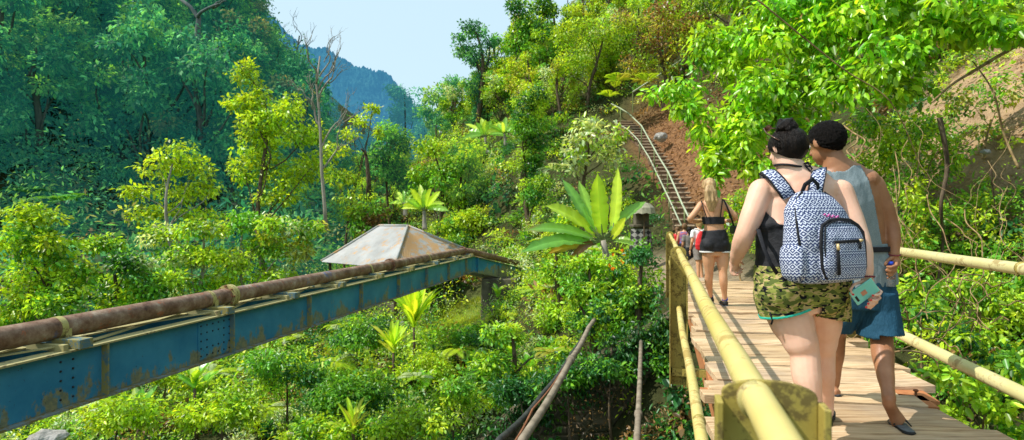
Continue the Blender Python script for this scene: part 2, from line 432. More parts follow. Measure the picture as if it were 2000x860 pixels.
def fast_mesh(name, V, faces_flat, nper, col=None, mat=None):
    """V (n,3); faces_flat flat index array, nper vertices per face"""
    me = bpy.data.meshes.new(name)
    nv = len(V); nf = len(faces_flat) // nper
    me.vertices.add(nv); me.vertices.foreach_set('co', np.ascontiguousarray(V, dtype=np.float32).ravel())
    me.loops.add(nf * nper); me.loops.foreach_set('vertex_index', np.ascontiguousarray(faces_flat, dtype=np.int32))
    me.polygons.add(nf); me.polygons.foreach_set('loop_start', np.arange(0, nf * nper, nper, dtype=np.int32))
    if col is not None:
        a = me.color_attributes.new('Col', 'FLOAT_COLOR', 'POINT')
        cc = np.ones((nv, 4), dtype=np.float32); cc[:, :3] = col
        a.data.foreach_set('color', cc.ravel())
    me.update(calc_edges=True)
    if mat: me.materials.append(mat)
    return me

# ------------------------------------------------------------------ leaves
def nrmz(a): return a / np.maximum(np.linalg.norm(a, axis=1, keepdims=True), 1e-6)
def leaf_geo(pos, d, n, Ln, W, col, hexa=True, fold=.25, droop=.15):
    """leaf blades: base pos, direction d, surface normal n, length, width, colour per leaf"""
    k = len(pos); d = nrmz(d); s = nrmz(np.cross(d, n)); n = np.cross(s, d)
    Ln = np.broadcast_to(np.asarray(Ln, float), (k,))[:, None]; W = np.broadcast_to(np.asarray(W, float), (k,))[:, None] * .5
    if hexa:
        V = np.stack([pos,
                      pos + d * Ln * .28 + s * W * .85 + n * W * fold,
                      pos + d * Ln * .66 + s * W * .80 + n * (W * fold - Ln * droop * .45),
                      pos + d * Ln - n * Ln * droop,
                      pos + d * Ln * .66 - s * W * .80 + n * (W * fold - Ln * droop * .45),
                      pos + d * Ln * .28 - s * W * .85 + n * W * fold], 1).reshape(-1, 3)
        idx = np.array([0, 1, 2, 3, 0, 3, 4, 5]); C = np.repeat(col, 6, 0); m = 6
    else:
        V = np.stack([pos, pos + d * Ln * .5 + s * W, pos + d * Ln - n * Ln * droop, pos + d * Ln * .5 - s * W], 1).reshape(-1, 3)
        idx = np.array([0, 1, 2, 3]); C = np.repeat(col, 4, 0); m = 4
    Fc = (np.arange(k)[:, None] * m + idx[None]).ravel()
    return V, Fc, C
class Leaves:
    def __init__(s): s.V = []; s.F = []; s.C = []; s.n = 0
    def add(s, V, Fc, C): s.V.append(V); s.F.append(Fc + s.n); s.C.append(C); s.n += len(V)
    def mesh(s, name, mat): return fast_mesh(name, np.concatenate(s.V), np.concatenate(s.F), 4, np.concatenate(s.C), mat)
    def clump(s, c, r, count, size, col, rng, hexa=True, shell=.55, zmin=-1.0, droop=.25, var=.36, asp=.5, updir=.3):
        """leaves through an ellipsoid of radii r at c, thicker towards the surface"""
        c = np.asarray(c, float); r = np.asarray(r, float) * np.ones(3)
        u = nrmz(rng.normal(size=(count, 3)))
        if zmin > -1: u[:, 2] = np.where(u[:, 2] < zmin, np.abs(u[:, 2]), u[:, 2]); u = nrmz(u)
        rr = shell + (1 - shell) * rng.random(count) ** .6
        lump = 1 + .22 * np.sin(u[:, 0] * 5 + c[0] * 3) * np.sin(u[:, 1] * 6 + c[1]) + .18 * np.sin(u[:, 2] * 7 + c[2])
        pos = c + u * r * (rr * lump)[:, None]
        d = u * .7 + rng.normal(size=(count, 3)) * .55; d[:, 2] -= droop
        n = u * .45 + rng.normal(size=(count, 3)) * .36; n[:, 2] += updir + .45; n[:, 0] -= .32
        b = np.clip(1 + var * rng.normal(size=count), .4, 1.9)[:, None]
        hue = rng.normal(size=count)[:, None] * .11
        C = np.asarray(col)[None] * b * np.concatenate([1 + hue, 1 + hue * .2, 1 - hue], 1)
        sz = size * (.65 + .7 * rng.random(count))
        s.add(*leaf_geo(pos, d, n, sz, sz * asp, np.clip(C, 0, 1), hexa))

# leaf colours (linear albedo); the teals have haze and hillside shade mixed in
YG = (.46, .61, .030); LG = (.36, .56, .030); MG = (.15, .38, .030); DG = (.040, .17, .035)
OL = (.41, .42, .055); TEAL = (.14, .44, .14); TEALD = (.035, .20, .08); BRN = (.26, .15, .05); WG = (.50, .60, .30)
def pick(rng, pal): return pal[int(rng.integers(len(pal)))]

# ------------------------------------------------------------------ terrain (thin-plate surface through surveyed points)
CP = [(-12,8,-5.2),(-5,8,-5.4),(0,8,-5.6),(-3,13,-5.0),(-8,15,-4.9),(-1,15,-4.7),(-14,20,-4.6),(-6,20,-4.4),(-4,25,-3.95),(-7,28,-3.9),(-1,23,-3.8),
 (-18,30,-4.2),(-9,36,-3.2),(-6,46,-.5),(-12,50,0.5),(-18,42,-2),(-28,34,-2.0),(-25,45,3),(-40,40,12),(-34,56,16),(-33,70,24),(-28.5,70,16),(-25.5,72,10.5),(-22,76,6),(-42,70,38),(-60,70,56),(-60,50,40),
 (-60,30,24),(-40,24,5),(-30,18,-3),(-40,5,-2),(-15,-5,-5.5),(0,-5,-5.5),(-8,2,-5.8),
 (-16,62,4),(-11,58,4.5),(-5,50,6.5),(0,45,9.5),(0,34,3.8),(2.2,24,-.4),(-.5,20,-3.2),(1.2,18,-2.6),(-4,32,-2.2),(-2,40,2.5),
 (1.2,12.4,-4.4),(2.6,12.2,-3.2),(2.4,15,-2.2),(3.3,12.0,-1.45),(4.4,14.5,-1.68),(4.3,12,-1.45),(5.2,17,-1.0),
 (10.9,30,9.5),(12,24,8),(9,38,11),(0,55,15),(4,50,15),(12,50,20),(20,40,20),(25,25,18),(16,14,9),
 (7.9,9,1.0),(7.7,12,1.0),(9.9,11,3.2),(6.2,7.5,-1.3),(4.9,5.5,-2.2),(3.7,3.5,-2.9),(2,4,-4.6),(2.2,7,-4.8),(4.5,8,-2.6),(5,10.5,-1.5),(1,10,-5.2),
 (8,5,.5),(10,4,2.5),(14,2,6),(6,0,-2),(10,-5,2),(25,0,15),(40,30,30),(40,60,38),(20,75,30),(-3,80,12),(-12,95,3),(-20,95,3),(-27,95,9),(-38,95,28),(-5,110,8),(-60,100,50),(30,110,40)]
def stair_ground(y): return -.46 + (y - 18.6) / 14.4 * 6.35
def stair_x(y):
    f = (y - 18.6) / 14.4
    return 5.68 * (1 - f) ** 2 + 2 * f * (1 - f) * 6.86 + 6.24 * f * f
for _y in (18.8, 20.5, 22.5, 24.5, 26.5, 28.5, 30.5, 32.5):
    _z = stair_ground(_y); _x = stair_x(_y)
    CP += [(_x - .4, _y, _z - .55), (_x + .35, _y, _z - .5), (_x - 1.3, _y, _z - 1.15), (_x + .95, _y, _z + .1), (_x + 1.8, _y, _z + .95)]
CPA = np.array(CP, float)
def _tps(r2): return np.where(r2 > 1e-9, .5 * r2 * np.log(np.maximum(r2, 1e-9)), 0)
def _fit():
    P = CPA[:, :2]; n = len(P)
    d2 = ((P[:, None] - P[None]) ** 2).sum(-1)
    K = _tps(d2) + np.eye(n) * .02
    A = np.zeros((n + 3, n + 3)); A[:n, :n] = K; A[:n, n] = 1; A[:n, n + 1:] = P; A[n, :n] = 1; A[n + 1:, :n] = P.T
    return np.linalg.solve(A, np.concatenate([CPA[:, 2], [0, 0, 0]]))
TW = _fit()
def ground(X, Y):
    X = np.atleast_1d(np.asarray(X, float)); Y = np.atleast_1d(np.asarray(Y, float))
    d2 = (X[:, None] - CPA[None, :, 0]) ** 2 + (Y[:, None] - CPA[None, :, 1]) ** 2
    n = len(CPA)
    return _tps(d2) @ TW[:n] + TW[n] + TW[n + 1] * X + TW[n + 2] * Y
def gz(x, y): return float(ground(x, y)[0])

def dirt_mask(X, Y):
    """where the earth shows: slope right of the stairs, bank right of the bridge, path"""
    a = np.exp(-(((X - 7.6) / 1.7) ** 2 + ((Y - 25) / 8) ** 2) ** 2)
    b = np.exp(-(((X - 9.0) / 2.2) ** 2 + ((Y - 10.5) / 3.8) ** 2) ** 2)
    c = np.exp(-(((X - 4.6) / .9) ** 2 + ((Y - 15) / 4) ** 2) ** 2)
    return a, b, c
def build_terrain():
    xs = np.unique(np.concatenate([np.linspace(-110, -20, 46), np.linspace(-20, 14, 120), np.linspace(14, 80, 34)]))
    ys = np.unique(np.concatenate([np.linspace(-8, 34, 130), np.linspace(34, 125, 62)]))
    XX, YY = np.meshgrid(xs, ys); X = XX.ravel(); Y = YY.ravel()
    Z = ground(X, Y)
    Z = Z + .12 * np.sin(X * 1.9 + Y) * np.sin(Y * 1.4) * np.clip((np.abs(X - 5) + 1) / 3, 0, 1) * .8
    a, b, c = dirt_mask(X, Y)
    col = np.tile(np.array([.055, .060, .022]), (len(X), 1))
    col = col * (1 - a[:, None]) + np.array([.24, .125, .06]) * a[:, None]
    col = col * (1 - b[:, None]) + np.array([.46, .31, .18]) * b[:, None]
    col = col * (1 - c[:, None]) + np.array([.34, .26, .18]) * c[:, None]
    lw = np.exp(-(((X + 3.2) / 3.0) ** 2 + ((Y - 22.4) / 2.4) ** 2) ** 2)[:, None]
    col = col * (1 - lw) + np.array([.20, .27, .04]) * lw
    nx, ny = len(xs), len(ys)
    i = np.arange(nx - 1)[None] + np.arange(ny - 1)[:, None] * nx
    Fc = np.stack([i, i + 1, i + 1 + nx, i + nx], -1).ravel()
    me = fast_mesh('terrain', np.stack([X, Y, Z], 1), Fc, 4, col, M['ground'])
    tag(link_mesh('terrain', me, None, smooth=True), kind='structure')
    g = MB(); g.add([(-1500, -600, -7.5), (1500, -600, -7.5), (1500, 2500, -7.5), (-1500, 2500, -7.5)], [(0, 1, 2, 3)])
    o = g.build('valley_ground', mat_noise('distant_green_ground', (.04, .10, .03), (.09, .16, .05), .2, .95, .1, .2))
    tag(o, kind='structure')
build_terrain()

def build_far_mountain():
    # ridge seen from (540,60) down to (830,210), far beyond the valley
    ridge = [(-420, 30), (-260, 20), (-160, 35), (380, -60), (500, 5), (560, 52), (610, 88), (650, 105), (690, 128), (730, 148), (765, 168), (790, 200), (830, 235), (880, 285), (960, 340), (1100, 400)]
    D = 330.0
    px = np.array([r[0] for r in ridge]); py = np.array([r[1] for r in ridge])
    us = np.linspace(430, 1000, 430); vs = np.linspace(0, 1, 150)
    top = np.interp(us, px, py)
    V = np.zeros((len(vs), len(us), 3))
    for j, v in enumerate(vs):
        d = D - 170 * (1 - v); zt = -(top - 430) * D / F
        V[j, :, 0] = (us - 1000) * D / F + (1 - v) * 26
        V[j, :, 1] = d
        V[j, :, 2] = -12 + (zt + 12) * v ** 1.25
    bmp = np.zeros(V.shape[:2])
    for j in range(V.shape[0]):
        for i in range(V.shape[1]):
            p = V[j, i]
            q = Vector((p[0] * .035, p[1] * .035, p[2] * .02))
            q2 = Vector((p[0] * .16, p[1] * .16, p[2] * .16)); q3 = Vector((p[0] * .4, p[1] * .4, p[2] * .4))
            bmp[j, i] = mnoise.noise(q) * 9 + mnoise.noise(q2) * 1.6 + (.5 - abs(mnoise.noise(q3))) * 3.0 + mnoise.noise(q3 * 2.3) * 1.3
    V[:, :, 2] += bmp * np.clip(vs, .1, 1)[:, None]; V[:, :, 1] -= bmp * .6
    nx, ny = len(us), len(vs)
    i = np.arange(nx - 1)[None] + np.arange(ny - 1)[:, None] * nx
    Fc = np.stack([i, i + 1, i + 1 + nx, i + nx], -1).ravel()
    m, nt, out = newmat('forest_haze_tint')
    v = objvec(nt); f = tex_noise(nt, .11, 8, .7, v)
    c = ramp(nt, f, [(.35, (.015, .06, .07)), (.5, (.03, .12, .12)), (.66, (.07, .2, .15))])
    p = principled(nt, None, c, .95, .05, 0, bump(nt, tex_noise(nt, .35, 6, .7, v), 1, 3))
    e = nt.nodes.new('ShaderNodeEmission'); e.inputs[0].default_value = (.09, .38, .68, 1); e.inputs[1].default_value = 1  # blue glow in the material stands in for the air's haze
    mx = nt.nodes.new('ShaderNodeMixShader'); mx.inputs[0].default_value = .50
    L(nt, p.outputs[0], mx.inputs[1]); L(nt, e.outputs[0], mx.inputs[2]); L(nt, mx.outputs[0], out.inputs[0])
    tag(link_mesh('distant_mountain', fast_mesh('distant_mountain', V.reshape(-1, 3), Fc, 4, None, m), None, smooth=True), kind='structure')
build_far_mountain()

UPV = Vector((0, 0, 1))
# ================================================================== people
def V3(*a): return Vector(a)
def remesh(mb, voxel, smooth=3, noise_amp=0, noise_sc=8, seed=0, stretch=(1, 1, 1)):
    me = mb.mesh('tmp'); o = bpy.data.objects.new('tmp', me); COL.objects.link(o)
    md = o.modifiers.new('r', 'REMESH'); md.mode = 'VOXEL'; md.voxel_size = voxel; md.adaptivity = 0
    if smooth:
        sm = o.modifiers.new('s', 'SMOOTH'); sm.factor = .5; sm.iterations = smooth
    dg = bpy.context.evaluated_depsgraph_get(); ev = o.evaluated_get(dg)
    res = bpy.data.meshes.new_from_object(ev)
    bpy.data.objects.remove(o); bpy.data.meshes.remove(me)
    if noise_amp:
        nv = len(res.vertices); co = np.empty(nv * 3, dtype=np.float32); no = np.empty(nv * 3, dtype=np.float32)
        res.vertices.foreach_get('co', co); res.vertex_normals.foreach_get('vector', no)
        co = co.reshape(-1, 3); no = no.reshape(-1, 3); am = np.empty(nv)
        for i in range(nv):
            q = Vector((float(co[i, 0]) * stretch[0], float(co[i, 1]) * stretch[1], float(co[i, 2]) * stretch[2])) * noise_sc + Vector((seed, 0, 0))
            am[i] = noise_amp * (mnoise.noise(q) + .4 * mnoise.noise(q * 2.3))
        res.vertices.foreach_set('co', np.ascontiguousarray(co + no * am[:, None], dtype=np.float32).ravel()); res.update()
    res.materials.clear()
    return res
def shell(mb, voxel, name, mat, parent, cuts=(), preds=(), smooth=4, noise_amp=0, noise_sc=8, seed=0, thick=.004, stretch=(1, 1, 1)):
    me = remesh(mb, voxel, smooth, noise_amp, noise_sc, seed, stretch)
    bm = bmesh.new(); bm.from_mesh(me)
    for p, n in cuts:
        bmesh.ops.bisect_plane(bm, geom=bm.verts[:] + bm.edges[:] + bm.faces[:], plane_co=p, plane_no=n, clear_outer=True)
    for pr in preds:
        bmesh.ops.delete(bm, geom=[f for f in bm.faces if pr(f.calc_center_median())], context='FACES')
    bm.to_mesh(me); bm.free()
    o = link_mesh(name, me, mat, parent, smooth=True)
    if thick:
        s = o.modifiers.new('thickness', 'SOLIDIFY'); s.thickness = thick; s.offset = 1
    return o
def rings(lst):
    """(px, py, depth, half width, half depth) -> points and radii"""
    return [at(a, b, c) for a, b, c, d, e in lst], [(d, e) for a, b, c, d, e in lst]
def torso(mb, lst, side, infl=0, n=28):
    p, e = rings(lst); mb.tube(p, 0, n, ell=[(a + infl, b + infl) for a, b in e], side=side)
def chain(mb, lst, infl=0, n=16):
    """limb: (px, py, depth, radius)"""
    p = [at(a, b, c) for a, b, c, r in lst]; r = [q[3] + infl for q in lst]
    # round the joints with a spline
    P = []; R = []
    for i in range(len(p) - 1):
        p0 = p[max(i - 1, 0)]; p1 = p[i]; p2 = p[i + 1]; p3 = p[min(i + 2, len(p) - 1)]
        for k in range(5):
            t = k / 5
            P.append(.5 * ((2 * p1) + (p2 - p0) * t + (2 * p0 - 5 * p1 + 4 * p2 - p3) * t * t + (3 * p1 - p0 - 3 * p2 + p3) * t ** 3)); R.append(r[i] + (r[i + 1] - r[i]) * (t * t * (3 - 2 * t)))
    P.append(p[-1]); R.append(r[-1]); mb.tube(P, R, n)
    mb.ball(p[0], r[0], n=n, m=10); mb.ball(p[-1], r[-1], n=n, m=10)
def fingers(mb, lists, d=None):
    for l in lists:
        p = [at(*q[:3]) for q in l]; r = [.0088, .0084, .0078, .0068][:len(l)] if len(l[0]) == 3 else [q[3] for q in l]
        mb.tube(p, r, 10)
        for a, b in zip(p, r): mb.ball(a, b, n=10, m=6)
def head(mb, c, f, s=1.0):
    """head with jaw, nose, ears, lips and brow; f = facing direction"""
    f = Vector(f).normalized(); r = f.cross(UPV).normalized(); u = r.cross(f).normalized(); ax = (r, f, u)
    c = Vector(c)
    mb.ball(c + u * .018 * s - f * .008 * s, (.077 * s, .096 * s, .098 * s), ax, 24, 16)
    mb.ball(c - u * .05 * s + f * .026 * s, (.058 * s, .066 * s, .066 * s), ax, 20, 12)
    mb.ball(c - u * .095 * s + f * .062 * s, (.026 * s, .022 * s, .02 * s), ax)
    mb.tube([c + f * .088 * s + u * .012 * s, c + f * .108 * s - u * .03 * s], [.008 * s, .014 * s], 10)
    mb.ball(c + f * .106 * s - u * .033 * s, (.018 * s, .014 * s, .012 * s), ax)
    mb.ball(c + f * .088 * s - u * .068 * s, (.024 * s, .012 * s, .011 * s), ax)
    mb.ball(c + f * .082 * s + u * .026 * s, (.058 * s, .016 * s, .014 * s), ax)
    for sg in (-1, 1):
        e = c + r * sg * .080 * s - f * .012 * s - u * .008 * s
        mb.ball(e, (.011 * s, .022 * s, .034 * s), (((r * sg * .85 - f * .5)).normalized(), (f * .85 + r * sg * .5).normalized(), u), 12, 8)
    return ax
def eyes(c, ax, parent, s=1):
    r, f, u = ax
    for sg in (-1, 1):
        e = MB().ball(Vector(c) + r * sg * .031 * s + f * .079 * s + u * .004 * s, .0125 * s, n=12, m=8).build('eye', M['white_cloth'], parent, smooth=True)
        MB().ball(Vector(c) + r * sg * .031 * s + f * .0885 * s + u * .004 * s, .0052 * s, n=8, m=6).build('iris', M['hair_black'], e, smooth=True)

# ------------------------------------------------------------------ woman with the patterned backpack
wo_ = thing('person', 'woman with dark hair bun, black top and camouflage shorts wearing the patterned backpack', 'person', at(1600, 865, 3.06))
wt = [(1572,606,3.08,.17,.13),(1568,575,3.08,.232,.17),(1565,545,3.08,.236,.172),(1563,510,3.08,.226,.16),(1563,470,3.09,.228,.150),(1563,430,3.09,.226,.145),(1563,398,3.09,.218,.138),(1562,370,3.09,.208,.115),(1556,350,3.09,.150,.090),(1548,335,3.09,.088,.074),(1542,320,3.09,.064,.066),(1538,300,3.10,.060,.064)]
SW = (1, .05, .03)
wleg = [[(1530,585,3.06,.128),(1546,628,3.04,.113),(1562,665,3.01,.090),(1572,695,3.0,.074),(1575,733,2.97,.073),(1588,790,2.94,.049),(1600,838,2.93,.034),(1601,856,2.93,.034)],
        [(1604,585,3.10,.118),(1609,628,3.15,.093),(1608,665,3.19,.075),(1608,692,3.22,.062),(1609,728,3.23,.060),(1613,765,3.26,.044),(1616,792,3.28,.034),(1616,806,3.28,.033)]]
warm = [[(1488,374,3.08,.070),(1471,415,3.06,.060),(1456,455,3.05,.052),(1449,474,3.08,.051),(1441,495,3.14,.040),(1436,508,3.18,.030)],
        [(1640,376,3.06,.070),(1660,418,3.01,.058),(1677,460,2.97,.050),(1685,490,2.94,.047),(1691,520,2.91,.036),(1693,540,2.90,.029)]]
mb = MB(); torso(mb, wt, SW)
for l in wleg + warm: chain(mb, l)
mb.ball(at(1530, 572, 3.0), (.115, .10, .11)); mb.ball(at(1604, 572, 3.02), (.115, .10, .11))
for sx, sy in ((1520, 372), (1606, 374)): mb.ball(at(sx, sy, 3.07), (.09, .085, .075))
mb.ball(at(1510, 440, 3.09), (.10, .12, .05)); mb.ball(at(1612, 440, 3.09), (.10, .12, .05))   # soft roll at the side
whc = at(1536, 288, 3.11); wf = V3(-.32, .94, -.16)
wax = head(mb, whc, wf, 1.02)
def foot(mb, heel, toe, w=.040):
    h = Vector(heel); t_ = Vector(toe); d = (t_ - h); s = d.cross(UPV).normalized()
    mb.tube([h - d * .03, h + d * .1, h + d * .45, h + d * .78, h + d * 1.02], 0, 16, ell=[(w * .55, .022), (w * .78, .032), (w * .85, .030), (w * 1.08, .02), (w * .55, .011)], side=s)
h1 = Vector((at(1601, 860, 2.92).x, 2.88, -1.155)); foot(mb, h1, h1 + V3(.03, .22, -.012))
h2 = Vector((at(1613, 812, 3.27).x - .012, 3.25, -1.150)); foot(mb, h2, h2 + V3(.105, .185, -.012))
# left hand, loosely curled
mb.ball(at(1434, 516, 3.2), (.030, .022, .036)); mb.ball(at(1436, 510, 3.19), (.028, .022, .03))
fingers(mb, [[(1428,522,3.20),(1427,531,3.20),(1431,537,3.195),(1436,538,3.19)],[(1433,524,3.20),(1434,534,3.2),(1438,538,3.195),(1443,537,3.19)],[(1438,523,3.205),(1441,531,3.21),(1446,533,3.205),(1450,531,3.2)],[(1441,520,3.21),(1446,526,3.22),(1451,526,3.22)],[(1440,511,3.20),(1448,512,3.205),(1452,517,3.21)]])
# right hand closed on the phone
mb.ball(at(1694, 553, 2.90), (.038, .016, .042)); mb.ball(at(1697, 565, 2.902), (.036, .015, .036))
rf_ = [[(1711,561,2.895),(1722,570,2.885),(1718,576,2.850),(1704,577,2.838)],[(1707,570,2.90),(1719,582,2.885),(1713,587,2.850),(1700,586,2.838)],[(1702,577,2.90),(1713,591,2.885),(1707,595,2.852),(1695,593,2.840)],[(1696,582,2.90),(1705,598,2.885),(1700,602,2.855),(1691,600,2.845)],[(1684,550,2.89),(1668,556,2.875),(1660,566,2.85),(1665,575,2.838)]]
fingers(mb, rf_)
me = remesh(mb, .0062, 3)
link_mesh('body', me, M['skin_pale'], wo_, smooth=True)
eyes(whc, wax, wo_)
for l in rf_:
    a = at(*l[-1]); b_ = at(*l[-2]); d_ = (a - b_).normalized()
    MB().ball(a + V3(0, -.0052, 0) + d_ * .001, (.0065, .0035, .0055)).build('fingernail', M['nail_red'], wo_, smooth=True)
# clothes
mb = MB(); torso(mb, wt[1:8], SW, .008)
mb.ball(at(1510, 440, 3.09), (.108, .128, .058)); mb.ball(at(1612, 440, 3.09), (.108, .128, .058))
pt = at(1563, 447, 2.95)
shell(mb, .008, 'halter_top', M['black_cloth'], wo_, cuts=[(pt, V3(0, -.75, .66)), (at(1563, 535, 3.0), V3(0, 0, -1))], noise_amp=.004, noise_sc=14, stretch=(1, 1, 2.0))
mb = MB(); torso(mb, wt[:4], SW, .016)
chain(mb, [(1528,572,3.06,.138),(1536,605,3.05,.134),(1544,635,3.04,.130)], .008); chain(mb, [(1606,572,3.10,.125),(1611,605,3.13,.122),(1614,640,3.15,.116)], .006)
mb.ball(at(1530, 572, 3.0), (.13, .115, .12)); mb.ball(at(1604, 572, 3.02), (.13, .115, .12))
hemL = at(1545, 603, 3.04); nL = V3(.30, 0, -.95).normalized(); hemR = at(1610, 618, 3.12); nR = V3(-.18, 0, -.98).normalized()
xc = at(1580, 600, 3.05).x
def shorts_hem(o=0):
    def pr(c):
        if c.x < xc: return (c - hemL).dot(nL) > o
        return (c - hemR).dot(nR) > o
    return pr
wshell = shell(mb, .0062, 'camouflage_shorts', M['camo'], wo_, cuts=[(at(1565, 519, 3.05), V3(0, 0, 1))], preds=[shorts_hem()], noise_amp=.006, noise_sc=11, seed=3)
mb2 = MB(); chain(mb2, [(1528,572,3.06,.138),(1536,605,3.05,.134),(1544,635,3.04,.130)], .011)
shell(mb2, .0062, 'hem_trim', M['teal_trim'], wshell, cuts=[(hemL + nL * .004, nL), (hemL - nL * .007, -nL), (V3(xc - .005, 0, 0), V3(1, 0, 0))], noise_amp=.006, noise_sc=11, seed=3)
p = at(1505, 606, 2.98)
MB().tube([p, p + V3(-.006, -.01, -.02), p + V3(.006, -.01, -.05), p + V3(.004, 0, -.075)], .005, 8).build('drawstring', M['webbing'], wshell, smooth=True)
# hair: cap pulled up into a bun, a few loose strands
def hair_cap(c, ax, s, cutp, cutn, mat, parent, rr=(.090, .112, .102), amp=.005, name='hair', off=(0, -.012, .006), preds=(), sc=26, st=(1, 1, .35)):
    r, f, u = ax; mb = MB(); mb.ball(Vector(c) + r * off[0] + f * off[1] + u * off[2], tuple(q * s for q in rr), ax, 28, 20)
    return shell(mb, .006, name, mat, parent, cuts=[(cutp, cutn)], preds=preds, noise_amp=amp, noise_sc=sc, thick=.004, stretch=st)
r, f, u = wax
hair = hair_cap(whc, wax, 1.0, whc - u * .048 - f * .02, (-u * .80 + f * .60).normalized(), M['hair_dark'], wo_)
bc = at(1537, 248, 3.08); mb = MB(); rgb = np.random.default_rng(3)
mb.ball(bc, (.054, .054, .046), None, 20, 12)
for i in range(9):
    a = i * .7; mb.tube([bc + V3(math.cos(a + k * .35) * (.046 - .003 * k), math.sin(a + k * .35) * (.046 - .003 * k), -.03 + .012 * k + .006 * (i % 3)) for k in range(6)], [.012, .016, .017, .016, .013, .008], 8)
bun = remesh(mb, .005, 2, .004, 40); link_mesh('hair_bun', bun, M['hair_dark'], hair, smooth=True)
for i in range(60):
    a0 = -1.9 + 3.8 * i / 59 + .03 * math.sin(i * 5.1); st_ = whc + r * math.sin(a0) * .092 - f * math.cos(a0) * .116 - u * (.048 - .02 * abs(math.sin(a0)))
    md_ = whc + r * math.sin(a0) * .099 - f * (math.cos(a0) * .134 + .004) + u * (.03 + .012 * math.sin(i * 2.7)); e_ = bc + V3(math.sin(a0) * .030, -.03 * math.cos(a0), -.03)
    pts = [st_ * (1 - t) ** 2 + (md_ + V3(0, 0, .03)) * 2 * t * (1 - t) + e_ * t * t for t in np.linspace(0, 1, 8)]
    MB().tube(pts, [.001, .003, .004, .0045, .0045, .004, .004, .003], 6).build('hair_strand', M['hair_dark'], hair, smooth=True)
# halter strap and bow
nk = at(1541, 321, 3.09); mb = MB()
mb.tube([nk + V3(.071 * math.cos(a), .073 * math.sin(a), .006 * math.sin(a * 2) - .004 + .012 * math.sin(a)) for a in np.linspace(-math.pi, math.pi, 26)], .0062, 8)
mb.build('neck_strap', M['webbing'], wo_, smooth=True)
kb = nk + V3(.045, -.068, -.006)
for dx, dz in ((.03, .0), (.035, -.025)):
    MB().tube([kb, kb + V3(dx * .5, -.012, dz * .3 + .010), kb + V3(dx * 1.1, -.012, dz), kb + V3(dx * .9, -.012, dz - .016), kb + V3(.004, -.004, -.006)], .0042, 7).build('neck_bow', M['webbing'], wo_, smooth=True)
# clogs
def clog(heel, toe, mat_up, label=None):
    h = Vector(heel); d = Vector(toe) - h; s = d.cross(UPV).normalized(); n_ = d.normalized()
    h = Vector((h.x, h.y, -1.2)) ; mb = MB()
    path = [h + d * k for k in (-.10, .0, .3, .7, 1.0, 1.12)]
    mb.tube([q + UPV * .014 for q in path], 0, 18, ell=[(.02, .012), (.036, .014), (.037, .014), (.048, .014), (.036, .014), (.016, .010)], side=s)
    so_ = mb.build('clog', M['rubber'], wo_, smooth=True)
    mb = MB(); mb.tube([h + d * k + UPV * z for k, z in ((.42, .045), (.6, .048), (.8, .042), (1.0, .034), (1.13, .024))], 0, 20, ell=[(.046, .042), (.051, .038), (.052, .032), (.043, .024), (.018, .012)], side=s)
    mb.build('clog_upper', mat_up, so_, smooth=True)
    mb = MB(); mb.tube([h + d * .45 + s * .047 + UPV * .05, h + d * .1 + s * .045 + UPV * .055, h - d * .14 + UPV * .062, h + d * .1 - s * .045 + UPV * .055, h + d * .45 - s * .047 + UPV * .05], 0, 8, ell=[(.004, .010)] * 5, side=[(s), (s), (n_), (s), (s)])
    mb.build('clog_strap', M['rubber'], so_, smooth=True)
M['clog_print'] = mat_noise('speckled_clog', (.014, .014, .016), (.42, .42, .42), 55, .5, .4, .3, .003, lo=.56, hi=.60)
clog(h1, h1 + V3(.03, .22, 0), M['clog_print']); clog(h2, h2 + V3(.105, .185, 0), M['clog_print'])

# sunglasses pushed up on the hair
sg = thing('sunglasses', 'brown tinted sunglasses pushed up on the hair of the woman with the bun', 'sunglasses', whc - r * .09 + u * .06)
M['lens'] = mat_noise('amber_lens', (.07, .03, .015), (.14, .06, .03), 20, .1, .8, 0)
for sgn in (-1, 1):
    lc = whc + r * sgn * .052 + f * .062 + u * .125
    MB().ball(lc, (.031, .005, .024), ((r + f * .25 * -sgn).normalized(), (f * .6 + u * .8).normalized(), (u * .6 - f * .8).normalized()), 16, 8).build('lens', M['lens'], sg, smooth=True)
    MB().tube([lc + r * sgn * .03, whc + r * sgn * .097 + f * .03 + u * .085, whc + r * sgn * .099 - f * .02 + u * .045, whc + r * sgn * .095 - f * .05 + u * .02], [.003, .0035, .0035, .003], 8).build('temple_arm', M['lens'], sg, smooth=True)
MB().tube([whc + r * -.02 + f * .068 + u * .128, whc + f * .07 + u * .132, whc + r * .02 + f * .068 + u * .128], .003, 6).build('nose_bridge', M['lens'], sg, smooth=True)

